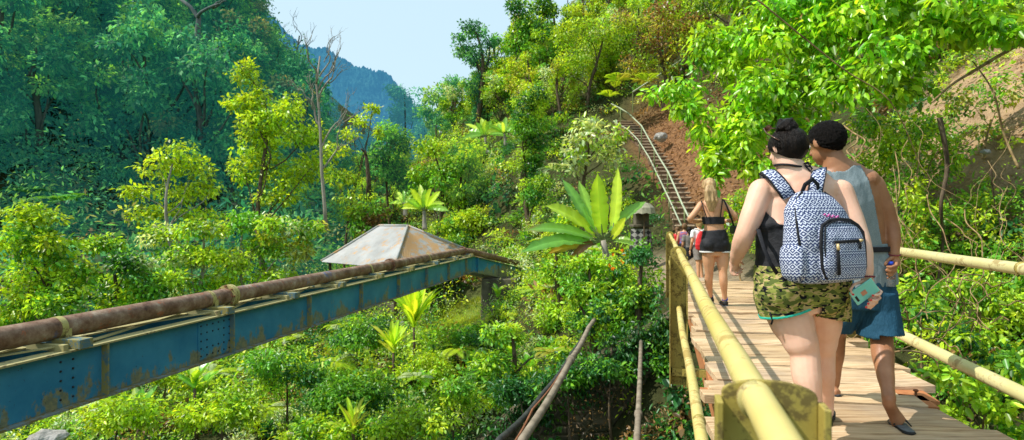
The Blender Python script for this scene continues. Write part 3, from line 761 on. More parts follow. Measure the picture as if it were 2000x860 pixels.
# ------------------------------------------------------------------ backpack
bpk = thing('backpack', 'blue black and white geometric print backpack worn by the woman with the hair bun', 'backpack', at(1600, 552, 2.87))
n0 = V3(.34, -.94, .06).normalized(); v0 = (V3(-.03, .06, 1)).normalized(); u0_ = v0.cross(-n0).normalized() * 1.0
if u0_.x < 0: u0_ = -u0_
v0 = n0.cross(u0_).normalized()
if v0.z < 0: v0 = -v0
PC = at(1600, 460, 2.865)
def PK(a, b, c): return PC + u0_ * a + n0 * b + v0 * c     # across, outwards, up
def uv_loft(name, prof, mat, parent, n=64, expo=3.0, cu=0, cb=0, noise_amp=.004, seed=0, uvs=1.0):
    """prof: (height, half width, half depth, shift u, shift out); soft box with UV running round it"""
    P = []; 
    hs = np.array([p[0] for p in prof]); m = 44
    hh = np.linspace(hs[0], hs[-1], m); A = np.interp(hh, hs, [p[1] for p in prof]); B = np.interp(hh, hs, [p[2] for p in prof])
    Su = np.interp(hh, hs, [p[3] for p in prof]); Sb = np.interp(hh, hs, [p[4] for p in prof])
    k = np.ones(5) / 5
    for arr in (A, B, Su, Sb): arr[2:-2] = np.convolve(arr, k, 'valid')
    verts = []; fs = []
    for i in range(m):
        for j in range(n + 1):
            a = 2 * math.pi * j / n + math.pi / 2
            ca, sa = math.cos(a), math.sin(a); e = 2 / expo
            x = A[i] * abs(ca) ** e * (1 if ca >= 0 else -1); y = B[i] * abs(sa) ** e * (1 if sa >= 0 else -1)
            q = PK(cu + Su[i] + x, cb + Sb[i] - y, hh[i]); q2 = q * 9 + Vector((seed, 0, 0)); 
            w_ = noise_amp * (mnoise.noise(q2) + .6 * mnoise.noise(q2 * 2.1)) if j not in (0, n) or True else 0
            verts.append(q + (q - PK(cu, cb, hh[i])).normalized() * w_)
    for i in range(m - 1):
        for j in range(n):
            a = i * (n + 1) + j; fs.append((a, a + 1, a + n + 2, a + n + 1))
    fs.append(tuple(reversed(range(n)))); fs.append(tuple((m - 1) * (n + 1) + j for j in range(n)))
    me = bpy.data.meshes.new(name); me.from_pydata([tuple(v) for v in verts], [], fs)
    uv = me.uv_layers.new(name='UV')
    per = {}
    for i in range(m):
        acc = 0; row = [0]
        for j in range(n): acc += (verts[i * (n + 1) + j + 1] - verts[i * (n + 1) + j]).length; row.append(acc)
        per[i] = [(q - acc / 2) for q in row]
    for poly in me.polygons:
        for li in poly.loop_indices:
            vi = me.loops[li].vertex_index; i, j = divmod(vi, n + 1); uv.data[li].uv = (per[i][j] * 1.0 * uvs, hh[i] * 2.0 * uvs + .5)
    me.update(); o = link_mesh(name, me, mat, parent, smooth=True); return o
uv_loft('bag_body', [(-.242,.10,.045,0,-.01),(-.236,.165,.075,0,0),(-.20,.188,.10,0,0),(-.08,.192,.105,0,0),(.04,.184,.098,0,-.004),(.12,.165,.082,0,-.016),(.18,.138,.062,0,-.03),(.215,.105,.042,0,-.042),(.232,.05,.018,0,-.05)], M['tribal'], bpk, noise_amp=.008)
pk = uv_loft('front_pocket', [(-.225,.10,.02,.03,0),(-.218,.135,.045,.03,0),(-.15,.145,.058,.03,0),(-.02,.142,.052,.03,0),(.035,.128,.036,.03,-.008),(.062,.10,.022,.03,-.014),(.075,.05,.010,.03,-.018)], M['tribal'], bpk, cb=.088, noise_amp=.005, seed=4, uvs=1.25)
uv_loft('side_pocket', [(-.225,.02,.03,0,0),(-.20,.034,.065,0,0),(-.12,.036,.07,0,0),(-.06,.034,.066,0,0),(-.045,.026,.05,0,0)], M['tribal'], bpk, cu=-.178, cb=.0, noise_amp=.006, seed=8)
uv_loft('side_pocket', [(-.225,.02,.03,0,0),(-.20,.034,.065,0,0),(-.12,.036,.07,0,0),(-.06,.034,.066,0,0),(-.045,.026,.05,0,0)], M['tribal'], bpk, cu=.178, cb=.0, noise_amp=.006, seed=9)
def path_strip(name, pts, ell, mat, parent, side=None, n=8): return MB().tube(pts, 0, n, ell=[ell] * len(pts), side=side).build(name, mat, parent, smooth=True)
# piping round the front pocket
ol = [(.03 + x, z) for x, z in ((-.118,-.214),(-.142,-.16),(-.145,-.06),(-.138,.01),(-.118,.045),(-.07,.070),(0,.076),(.07,.070),(.118,.045),(.138,.01),(.145,-.06),(.142,-.16),(.118,-.214))]
def pz_out(x, z): return .088 + .046 * max(0, 1 - abs((x - .03) / .16) ** 4) ** .5 * (1 if z < 0 else max(.25, 1 - z / .1))
path_strip('pocket_piping', [PK(x, .108 if z < .03 else .098, z) for x, z in ol], (.007, .009), M['webbing'], bpk, side=n0)
path_strip('pocket_piping', [PK(x + (.011 if x < .03 else -.011), .120 if z < .03 else .106, z - .006) for x, z in ol[1:-1]], (.003, .0035), M['webbing'], bpk, side=n0)
path_strip('body_zip', [PK(x, .05 - .07 * max(0, z - .0) / .22, z) for x, z in ((-.178,-.12),(-.188,-.03),(-.176,.06),(-.155,.13),(-.12,.19),(-.075,.222))], (.005, .008), M['webbing'], bpk, side=n0)
path_strip('body_zip', [PK(x, .05 - .07 * max(0, z) / .22, z) for x, z in ((.188,-.12),(.188,-.03),(.178,.06),(.155,.13),(.12,.19),(.075,.222))], (.005, .008), M['webbing'], bpk, side=n0)
yo = .1465
path_strip('pocket_zip', [PK(-.065, yo - .004, -.036), PK(.02, yo + .001, -.034), PK(.10, yo - .003, -.032), PK(.125, yo - .010, -.031)], (.003, .0075), M['webbing'], bpk, side=n0)
for (x, z0_, z1_) in ((-.055, -.075, -.195),):
    path_strip('zip_pull', [PK(x, yo + .002, z0_), PK(x - .002, yo + .005, (z0_ + z1_) / 2), PK(x, yo + .002, z1_)], (.003, .012), M['webbing'], bpk, side=n0)
    MB().tube([PK(x, yo + .004, z0_ + .03), PK(x, yo + .006, z0_)], [.006, .008], 8).build('zip_slider', M['gold'], bpk, smooth=True)
path_strip('zip_pull', [PK(.095, yo - .002, -.035), PK(.096, yo + .002, -.05), PK(.096, yo, -.072)], (.003, .008), M['webbing'], bpk, side=n0)
MB().tube([PK(.095, yo, -.032), PK(.118, yo - .004, -.030)], [.008, .006], 8).build('zip_slider', M['gold'], bpk, smooth=True)
# pink script logo above the pocket
M['pink'] = mat_noise('pink_stitching', (.75, .12, .40), (.85, .2, .5), 60, .7, .2, .2)
MB().tube([PK(-.055 + .0085 * k, .082 - .0 * k, .098 + .008 * math.sin(k * 1.9) - .001 * k) for k in range(13)], .0032, 6).build('script_logo', M['pink'], bpk, smooth=True)
# handle loop
MB().tube([PK(-.055, -.045, .215), PK(-.045, -.028, .262), PK(.0, -.02, .290), PK(.045, -.03, .262), PK(.06, -.045, .215)], 0, 10, ell=[(.006, .012)] * 5, side=n0).build('handle', M['webbing'], bpk, smooth=True)
# shoulder straps
def strap(pxs, ell, name='shoulder_strap', mat='tribal'):
    pts = [at(*q) for q in pxs]; k = len(pts)
    me_ = MB(); sides = []
    me_.tube(pts, 0, 12, ell=[ell] * k, side=(1, -.1, .2))
    o = me_.build(name, M[mat], bpk, smooth=True)
    uv = o.data.uv_layers.new(name='UV')
    for poly in o.data.polygons:
        for li in poly.loop_indices:
            c = o.data.vertices[o.data.loops[li].vertex_index].co; uv.data[li].uv = (c.x * 1.0, c.z * 2.0)
    return o, pts
for pxs, w_ in (([(1542,385,2.93),(1530,368,2.95),(1518,352,2.965),(1506,340,3.0),(1499,335,3.06),(1496,338,3.16),(1500,370,3.24),(1510,430,3.27)], .034), ([(1590,385,2.92),(1594,362,2.945),(1598,344,2.97),(1600,334,3.01),(1600,331,3.08),(1600,336,3.18),(1602,372,3.25),(1605,430,3.27)], .036)):
    o, pts = strap(pxs, (w_, .009))
    for sgn in (-1, 1): path_strip('strap_edge', [q + V3(w_ * sgn, -.1 * w_ * sgn, .2 * w_ * sgn) for q in pts[:6]], (.004, .008), M['webbing'], bpk, side=(1, 0, 0))
path_strip('webbing_strap', [at(*q) for q in ((1478,440,3.12),(1482,452,2.96),(1492,485,2.91),(1505,515,2.88),(1518,535,2.90))], (.011, .003), M['webbing'], bpk, side=(1, .2, .3))
# ------------------------------------------------------------------ phone
la = V3(-.78, .12, -.60).normalized(); sa_ = V3(.70, .10, -.72); sa_ = (sa_ - la * sa_.dot(la)).normalized(); na = la.cross(sa_).normalized()
if na.y > 0: na = -na
ph = thing('phone', 'mint green phone with copper finger plate held by the woman with the bun', 'phone', at(1688, 570, 2.868)); pc_ = at(1688, 570, 2.866)
MB().box(pc_, la * .066, sa_ * .042, na * .0055).build('phone_case', M['phone_case'], ph, smooth=False, bevel=.005)
MB().box(pc_ + na * .0065 + la * .006, la * .014, sa_ * .012, na * .0025).build('finger_plate', M['copper'], ph, bevel=.002)
MB().box(pc_ + na * .0052 + la * .050 + sa_ * .008, la * .006, sa_ * .016, na * .0016).build('camera_bar', M['black_plastic'], ph, bevel=.001)
br_ = at(1693, 541, 2.90); d_ = (at(1691, 520, 2.91) - br_).normalized(); sx_ = d_.cross(V3(0, 1, 0)).normalized(); sy_ = d_.cross(sx_)
mb = MB()
for i in range(22):
    a = 2 * math.pi * i / 22; mb.ball(br_ + sx_ * .034 * math.cos(a) + sy_ * .031 * math.sin(a), .0052, n=8, m=5)
o = remesh(mb, .0022, 0); tag(link_mesh('bracelet', o, M['bracelet'], None, smooth=True), 'dark red beaded bracelet on the wrist above the mint green phone', 'bracelet')

# ------------------------------------------------------------------ man in the grey tank top
ma = thing('person', 'man with short black hair in grey blue tank top, navy shorts and flip flops', 'person', at(1700, 800, 3.5))
mt = [(1688,590,3.55,.13,.10),(1686,570,3.55,.172,.128),(1682,525,3.55,.168,.122),(1676,480,3.54,.170,.120),(1669,435,3.53,.182,.125),(1660,395,3.52,.196,.128),(1650,362,3.51,.198,.112),(1641,340,3.51,.150,.086),(1633,322,3.51,.085,.072),(1627,308,3.51,.062,.064),(1620,290,3.52,.058,.060)]
SM = (1, .12, -.10)
mleg = [[(1712,585,3.52,.098),(1718,620,3.52,.085),(1721,655,3.5,.064),(1724,690,3.42,.062),(1729,730,3.33,.048),(1734,762,3.25,.036),(1736,778,3.21,.037)],
        [(1660,590,3.6,.098),(1645,620,3.68,.085),(1633,652,3.75,.062),(1632,688,3.78,.056),(1630,725,3.83,.042),(1629,750,3.85,.035)]]
marm = [[(1704,362,3.5,.068),(1722,400,3.50,.062),(1737,437,3.49,.050),(1743,465,3.47,.047),(1745,492,3.45,.033),(1745,500,3.45,.031)],
        [(1592,362,3.52,.066),(1580,405,3.56,.056),(1574,440,3.62,.047),(1580,470,3.76,.042),(1588,488,3.86,.031)]]
mb = MB(); torso(mb, mt, SM)
for l in mleg + marm: chain(mb, l)
mb.ball(at(1690, 352, 3.5), (.08, .085, .07)); mb.ball(at(1602, 352, 3.52), (.08, .085, .07))
mhc = at(1613, 279, 3.53); mf = V3(-.30, .93, -.22); max_ = head(mb, mhc, mf, 1.10)
# pushed-off right foot: heel up, ball of the foot on the sandal
hl = at(1736, 784, 3.20); bl_ = Vector((at(1757, 826, 3.24).x, 3.245, -1.165)); tp_ = bl_ + V3(.018, .07, -.008)
s_ = V3(1, .2, .4)
mb.tube([hl + V3(0, .0, .02), hl + V3(.002, .005, -.012), hl.lerp(bl_, .5) + V3(0, .012, 0), bl_, tp_], 0, 16, ell=[(.03, .03), (.034, .034), (.036, .026), (.045, .022), (.035, .012)], side=s_)
fl_h = Vector((at(1629, 770, 3.84).x, 3.80, -1.165)); foot(mb, fl_h, fl_h + V3(-.05, .24, -.012), .044)
# hand round the bottle
mb.ball(at(1747, 511, 3.45), (.034, .03, .04))
fingers(mb, [[(1750,518,3.44,.011),(1748,528,3.40,.011),(1738,530,3.385,.010),(1731,528,3.39,.009)],[(1751,512,3.43,.011),(1750,519,3.395,.011),(1741,522,3.378,.010),(1733,521,3.385,.009)],[(1750,522,3.45,.011),(1747,536,3.41,.0105),(1739,538,3.395,.0095),(1733,536,3.40,.0085)],[(1748,526,3.46,.010),(1744,543,3.43,.0095),(1738,545,3.415,.0085),(1733,543,3.41,.008)],[(1741,504,3.43,.012),(1733,509,3.42,.0115),(1729,517,3.41,.010)]])
link_mesh('body', remesh(mb, .0066, 3), M['skin_brown'], ma, smooth=True)
eyes(mhc, max_, ma, 1.1)
mb = MB(); torso(mb, mt[1:9], SM, .013)
mb.ball(at(1690, 352, 3.5), (.090, .096, .082)); mb.ball(at(1602, 352, 3.52), (.090, .096, .082))
mb.tube([at(1682, 500, 3.55), at(1686, 540, 3.55), at(1689, 575, 3.55)], 0, 24, ell=[(.185, .138), (.193, .146), (.197, .150)], side=SM)
nkc = at(1629, 316, 3.50)
def arm_hole(c0, rx, ry, rz):
    def pr(c): q = c - c0; return (q.x / rx) ** 2 + (q.y / ry) ** 2 + (q.z / rz) ** 2 < 1
    return pr
pos = at(1733, 380, 3.5); pol = at(1577, 382, 3.5)
def beyond(px0, py0, px1, py1, d, sgn):
    a = at(px0, py0, d); b_ = at(px1, py1, d)
    def pr(c):
        t = (c.z - b_.z) / (a.z - b_.z)
        return c.z > b_.z - .02 and (c.x - (b_.x + (a.x - b_.x) * t)) * sgn > 0
    return pr
shell(mb, .0062, 'tank_top', M['tank'], ma, cuts=[(at(1690, 558, 3.5), V3(.06, 0, -1))],
      preds=[lambda c: (c - nkc).length < .108, arm_hole(pos, .125, .3, .26), beyond(1668, 322, 1703, 470, 3.5, 1), beyond(1600, 322, 1590, 470, 3.52, -1), arm_hole(pol, .075, .3, .2), lambda c: c.z > at(0, 326, 3.5).z], noise_amp=.006, noise_sc=7, seed=9, stretch=(1.4, 1.4, .5))
mb = MB(); torso(mb, mt[1:5], SM, .024)
shell(mb, .0066, 'waist_strap', M['webbing'], ma, cuts=[(at(1690, 481, 3.5), V3(0, 0, 1)), (at(1690, 491, 3.5), V3(0, 0, -1))])
mb = MB(); torso(mb, [(1687,600,3.55,.145,.115)] + mt[1:3], SM, .018)
mb.tube([at(1709, 570, 3.53), at(1713, 605, 3.53), at(1716, 640, 3.51), at(1719, 665, 3.49)], 0, 22, ell=[(.104, .135), (.106, .135), (.108, .142), (.110, .150)], side=(1, .1, 0))
mb.tube([at(1664, 570, 3.58), at(1647, 605, 3.62), at(1629, 640, 3.70), at(1622, 665, 3.74)], 0, 22, ell=[(.105, .13), (.096, .128), (.088, .122), (.087, .120)], side=(1, 0, 0))
xm = at(1676, 640, 3.6).x
shell(mb, .0066, 'navy_shorts', M['navy_cloth'], ma, cuts=[(at(1680, 540, 3.55), V3(0, 0, 1))], preds=[lambda c: c.z < (at(0, 648, 3.5).z if c.x > xm else at(0, 645, 3.7).z)], noise_amp=.009, noise_sc=8, seed=5, stretch=(1.3, 1.3, .45))
r, f, u = max_
hair_cap(mhc, max_, 1.0, mhc - u * .035 - f * .02, (-u * .78 + f * .63).normalized(), M['hair_black'], ma, rr=(.097, .118, .108), amp=.006, off=(0, -.012, .022), sc=75, st=(1, 1, 1))
def flipflop(c, d, n_, label=None):
    c = Vector(c); d = Vector(d).normalized(); n_ = Vector(n_).normalized(); s = d.cross(n_).normalized(); mb = MB()
    mb.tube([c + d * k for k in (-.13, -.11, -.04, .05, .11, .135)], 0, 18, ell=[(.018, .007), (.034, .010), (.036, .010), (.047, .010), (.034, .010), (.016, .007)], side=s)
    o = mb.build('flip_flop', M['rubber'], ma, smooth=True)
    MB().tube([c + d * k + n_ * .0095 for k in (-.125, -.105, -.04, .05, .105, .128)], 0, 18, ell=[(.014, .003), (.031, .003), (.033, .003), (.044, .003), (.031, .003), (.012, .003)], side=s).build('footbed', M['sole_grey'], o, smooth=True)
    for sg in (-1, 1): MB().tube([c + d * .075 + n_ * .01, c + d * .05 + s * sg * .024 + n_ * .045, c - d * .02 + s * sg * .042 + n_ * .015], 0, 8, ell=[(.004, .004), (.010, .004), (.007, .004)], side=d).build('toe_strap', M['rubber'], o, smooth=True)
flipflop(bl_ + V3(.006, -.01, -.023), (.25, .95, -.05), (0, 0, 1)); flipflop(Vector((fl_h.x - .022, fl_h.y + .11, -1.188)), (-.2, .97, 0), (0, 0, 1))
bo = thing('water_bottle', 'clear water bottle with blue cap held in the right hand of the man', 'bottle', at(1738, 545, 3.42)); bq = at(1738, 518, 3.425)
MB().tube([bq - UPV * .13, bq - UPV * .125, bq - UPV * .03, bq - UPV * .012, bq], [.026, .031, .031, .016, .014], 16).build('bottle_body', M['clear_plastic'], bo, smooth=True)
MB().tube([bq, bq + UPV * .022], .0185, 16).build('cap', M['blue_cap'], bo, smooth=True)
wq = at(1745, 497, 3.45); MB_ = MB().tube([wq + V3(.037 * math.cos(a), .037 * math.sin(a), .006 * math.sin(a)) for a in np.linspace(0, 2 * math.pi, 20)], .004, 6)
tag(MB_.build('bracelet', M['bracelet'], smooth=True), 'thin dark bracelet on the wrist of the man in the tank top', 'bracelet')

# ------------------------------------------------------------------ young woman ahead
G = 7.8; gi = thing('person', 'young woman with long blonde ponytail in black crop top and black running shorts', 'person', at(1400, 600, G))
gt = [(1397,500,G,.13,.10),(1397,482,G,.172,.128),(1396,465,G,.166,.122),(1395,450,G,.138,.10),(1394,438,G,.134,.095),(1393,425,G,.142,.10),(1392,410,G,.152,.105),(1391,398,G,.165,.085),(1388,389,G,.10,.062),(1386,382,G,.048,.048),(1385,374,G+.02,.044,.046)]
gl = [[(1383,486,G,.092),(1384,508,G+.02,.085),(1385,533,G+.05,.058),(1384,550,G+.1,.056),(1387,570,G+.22,.036),(1388,579,G+.28,.03)],
      [(1410,486,G,.092),(1411,508,G-.02,.085),(1412,533,G-.04,.058),(1413,550,G-.05,.057),(1415,575,G,.036),(1416,590,G+.02,.032)]]
ga = [[(1369,400,G,.048),(1357,416,G-.04,.042),(1347,429,G-.05,.036),(1358,433,G+.12,.032),(1372,432,G+.26,.024)],[(1414,400,G,.048),(1426,413,G-.04,.042),(1437,424,G-.05,.036),(1428,431,G+.12,.032),(1417,431,G+.26,.024)]]
mb = MB(); torso(mb, gt, (1, 0, 0))
for l in gl + ga: chain(mb, l, n=12)
mb.ball(at(1384, 478, G - .04), (.09, .09, .085)); mb.ball(at(1409, 478, G - .04), (.09, .09, .085))
ghc = at(1384, 364, G + .03); gax = head(mb, ghc, V3(-.25, .95, -.12), 1.0)
for sgx in (1376, 1413): mb.ball(at(sgx, 432, G + .30), (.03, .045, .02)); fingers(mb, [[(sgx + k, 432 + j, G + .33, .009), (sgx + k * 1.2, 434 + j, G + .38, .008), (sgx + k * 1.2, 437 + j, G + .40, .007)] for k, j in ((-3, -1), (-1, -1), (1, -1), (3, -1), (4, 1))])
link_mesh('body', remesh(mb, .010, 3), M['skin_tan'], gi, smooth=True)
mb = MB(); torso(mb, gt[3:8], (1, 0, 0), .008); shell(mb, .010, 'crop_top', M['black_cloth'], gi, cuts=[(at(1393, 424, G), V3(0, 0, 1)), (at(1393, 438, G), V3(0, 0, -1))], thick=.006)
for a, b_ in (((1380, 425), (1370, 394)), ((1407, 425), (1411, 393))):
    MB().tube([at(a[0], a[1], G - .105), at((a[0] + b_[0]) / 2, (a[1] + b_[1]) / 2, G - .112), at(b_[0], b_[1], G - .07), at(b_[0], b_[1] - 1, G + .02), at(b_[0], b_[1] + 12, G + .10)], .007, 8).build('top_strap', M['webbing'], gi, smooth=True)
mb = MB(); torso(mb, gt[:4], (1, 0, 0), .014)
chain(mb, [(1383,480,G,.108),(1383,492,G,.108),(1384,508,G+.02,.112)], 0); chain(mb, [(1410,480,G,.108),(1410,492,G,.108),(1411,508,G-.02,.112)], 0); mb.ball(at(1384, 478, G - .04), (.102, .102, .098)); mb.ball(at(1409, 478, G - .04), (.102, .102, .098))
gs = shell(mb, .010, 'running_shorts', M['black_cloth'], gi, cuts=[(at(1396, 449, G), V3(0, 0, 1)), (at(1396, 491, G), V3(0, 0, -1))], noise_amp=.006, noise_sc=9)
mb = MB(); chain(mb, [(1383,480,G,.108),(1383,492,G,.108),(1384,508,G+.02,.112)], .004); chain(mb, [(1410,480,G,.108),(1410,492,G,.108),(1411,508,G-.02,.112)], .004)
shell(mb, .010, 'hem_trim', M['white_trim'], gs, cuts=[(at(1396, 490.3, G), V3(0, 0, 1)), (at(1396, 493, G), V3(0, 0, -1))])
r, f, u = gax
gh = hair_cap(ghc, gax, 1.0, ghc - u * .05 - f * .015, (-u * .75 + f * .66).normalized(), M['hair_blonde'], gi, rr=(.086, .106, .108), amp=.005)
mb = MB()
for k in range(9):
    o_ = (k - 4) * .016
    mb.tube([at(1386, 362, G - .09) + V3(o_ * .4, -.01 * (k % 3), 0), at(1388, 374, G - .125) + V3(o_, -.012 * (k % 2), 0), at(1389, 392, G - .13) + V3(o_ * 1.1, -.01 * (k % 3), 0), at(1389, 411 + (k % 3) * 2, G - .12) + V3(o_ * .5, 0, 0)], [.022, .024, .020, .006], 8)
link_mesh('ponytail', remesh(mb, .008, 2, .004, 30, stretch=(1, 1, .2)), M['hair_blonde'], gh, smooth=True)
def shoe(c, d, parent, mat=M['rubber']):
    c = Vector(c); d = Vector(d).normalized(); s = d.cross(UPV).normalized(); mb = MB()
    mb.tube([c + d * k + UPV * z for k, z in ((-.055, .04), (-.04, .045), (.03, .045), (.10, .035), (.17, .026), (.20, .02))], 0, 14, ell=[(.02, .03), (.035, .045), (.040, .045), (.043, .034), (.038, .025), (.015, .012)], side=s)
    o = mb.build('shoe', mat, parent, smooth=True)
    MB().tube([c + d * k + UPV * .008 for k in (-.065, -.04, .04, .12, .18, .205)], 0, 14, ell=[(.02, .010), (.038, .012), (.04, .012), (.046, .012), (.04, .012), (.018, .010)], side=s).build('shoe_sole', M['sole_grey'], o, smooth=True)
    return o
q = at(1416, 590, G + .02); shoe((q.x, q.y, -1.2), (.12, 1, 0), gi); q2 = at(1388, 580, G + .3); shoe((q2.x, q2.y, -1.195), (-.05, 1, 0), gi)
for qq in (q, q2): MB().tube([Vector((qq.x, qq.y, -1.115)), Vector((qq.x, qq.y, -1.075))], [.04, .037], 12).build('sock', M['blue_cap'], gi, smooth=True)
sb = thing('shoulder_bag', 'small black bag on a thin strap over the right shoulder of the young blonde woman', 'shoulder bag', at(1434, 446, G + .05))
MB().tube([at(1411, 389, G - .01), at(1414, 391, G - .10), at(1420, 404, G - .13), at(1428, 425, G - .08), at(1433, 441, G + .02)], 0, 8, ell=[(.012, .004)] * 5, side=(1, 0, 0)).build('strap', M['webbing'], sb, smooth=True)
MB().tube([at(1411, 389, G - .01), at(1414, 392, G + .10), at(1424, 418, G + .17), at(1433, 441, G + .10)], 0, 8, ell=[(.012, .004)] * 4, side=(1, 0, 0)).build('strap', M['webbing'], sb, smooth=True)
MB().box(at(1434, 449, G + .07), (.035, 0, 0), (0, .09, 0), (0, 0, .06)).build('bag', M['black_plastic'], sb, bevel=.02)

# ------------------------------------------------------------------ people further on, at the foot of the steps
def small_person(label, px, py_head, t, zg, skin, hair, shirt, shorts, face=(0, 1, 0), longhair=False, sl=True):
    """py_head = pixel row of the middle of the head"""
    b = at(px, 430, t); b.z = zg; hz = at(px, py_head, t).z; s = (hz - zg) / 1.56
    root = thing('person', label, 'person', b); f = Vector(face).normalized(); r = f.cross(UPV).normalized()
    def Pq(x, y, z): return b + r * x * s + f * y * s + UPV * z * s
    mb = MB(); tl = [(0,0,.80,.13,.10),(0,0,.92,.17,.12),(0,0,1.05,.145,.105),(0,0,1.2,.16,.11),(0,0,1.32,.175,.10),(0,0,1.39,.12,.07),(0,0,1.43,.052,.05),(0,.01,1.5,.048,.05)]
    TP = [Pq(*q[:3]) for q in tl]; mb.tube(TP, 0, 18, ell=[(q[3] * s, q[4] * s) for q in tl], side=r)
    legs = [[(sg * .085, 0, .86), (sg * .09, sg * .10, .48), (sg * .09, sg * .06 - .05, .08)] for sg in (-1, 1)]
    for l in legs: mb.tube([Pq(*q) for q in l], [.088 * s, .055 * s, .036 * s], 12); mb.ball(Pq(*l[2]), .038 * s); mb.tube([Pq(l[2][0], l[2][1] - .05, .035), Pq(l[2][0], l[2][1] + .06, .04), Pq(l[2][0], l[2][1] + .18, .02)], [.03 * s, .04 * s, .02 * s], 10)
    for sg in (-1, 1):
        mb.ball(Pq(sg * .175, 0, 1.34), .06 * s); mb.tube([Pq(sg * .18, 0, 1.34), Pq(sg * .235, -.04, 1.08), Pq(sg * .22, .08, .86)], [.05 * s, .04 * s, .027 * s], 10); mb.ball(Pq(sg * .22, .1, .80), (.022 * s, .04 * s, .05 * s))
        for k in range(5): mb.tube([Pq(sg * .22, .07 + .018 * k, .78), Pq(sg * .212, .075 + .018 * k, .70 - .012 * (2 - abs(2 - k)))], [.009 * s, .007 * s], 6)
    hc = Pq(0, .02, 1.56); ax = head(mb, hc, f, s * .98)
    link_mesh('body', remesh(mb, .012, 2), M[skin], root, smooth=True)
    mb = MB(); mb.tube(TP[1:6], 0, 18, ell=[((q[3] + .014) * s, (q[4] + .014) * s) for q in tl[1:6]], side=r)
    if sl:
        for sg in (-1, 1): mb.ball(Pq(sg * .175, 0, 1.33), .075 * s); mb.tube([Pq(sg * .18, 0, 1.33), Pq(sg * .215, -.02, 1.18)], [.066 * s, .062 * s], 12)
    shell(mb, .014, 'shirt', M[shirt], root, cuts=[(Pq(0, 0, .95), -UPV), (Pq(0, 0, 1.395), UPV)], noise_amp=.008, noise_sc=7)
    mb = MB(); mb.tube(TP[:3], 0, 18, ell=[((q[3] + .018) * s, (q[4] + .018) * s) for q in tl[:3]], side=r)
    for l in legs: mb.tube([Pq(l[0][0], 0, .9), Pq(l[0][0], l[1][1] * .5, .66), Pq(l[0][0], l[1][1] * .8, .54)], [.105 * s, .10 * s, .10 * s], 12)
    shell(mb, .014, 'shorts', M[shorts], root, cuts=[(Pq(0, 0, 1.0), UPV), (Pq(0, 0, .60), -UPV)], noise_amp=.008, noise_sc=7)
    hh_ = hair_cap(hc, ax, s, hc - ax[2] * .04 * s - ax[1] * .02 * s, (-ax[2] * .75 + ax[1] * .66).normalized(), M[hair], root, rr=(.09, .11, .112), amp=.006)
    if longhair: MB().tube([hc - ax[1] * .08 * s, hc - ax[1] * .115 * s - UPV * .1 * s, hc - ax[1] * .11 * s - UPV * .26 * s], 0, 12, ell=[(.07 * s, .035 * s), (.075 * s, .035 * s), (.03 * s, .015 * s)], side=ax[0]).build('long_hair', M[hair], hh_, smooth=True)
    return root, Pq, s
rt, Pq, s = small_person('person in white shirt and grey shorts carrying a red bag behind the young blonde woman', 1366, 437, 14.4, -1.58, 'skin_tan', 'hair_blonde', 'white_cloth', 'grey_cloth', (-.2, 1, 0))
rb = thing('drawstring_bag', 'bright red drawstring bag on the back of the person in white', 'bag', Pq(-.05, -.16, .95))
mb = MB(); mb.tube([Pq(-.04, -.17, z) for z in (.86, .88, 1.0, 1.15, 1.28, 1.36)], 0, 18, ell=[(.06 * s, .05 * s), (.15 * s, .085 * s), (.175 * s, .10 * s), (.15 * s, .08 * s), (.10 * s, .055 * s), (.04 * s, .025 * s)], side=(1, .2, 0))
link_mesh('bag_body', remesh(mb, .012, 2, .012, 7), M['red_cloth'], rb, smooth=True)
for sg in (-1, 1): MB().tube([Pq(-.04, -.16, 1.35), Pq(sg * .1, -.10, 1.42), Pq(sg * .12, .02, 1.425), Pq(sg * .13, .11, 1.30)], .012, 7).build('cord', M['white_trim'], rb, smooth=True)
small_person('person with light brown hair and blue patterned top beyond the red bag', 1337, 443, 17.2, -1.62, 'skin_tan', 'hair_brown', 'blue_cloth', 'black_cloth', (.3, 1, 0), False, False)
small_person('dark haired person in dark top right of the one in the blue patterned top', 1346, 450, 16.2, -1.65, 'skin_brown', 'hair_dark', 'grey_cloth', 'black_cloth', (-.1, 1, 0), True)
small_person('reddish haired person furthest along the path at the foot of the steps', 1323, 449, 18.2, -1.60, 'skin_tan', 'hair_brown', 'red_cloth', 'navy_cloth', (.2, 1, 0), True)

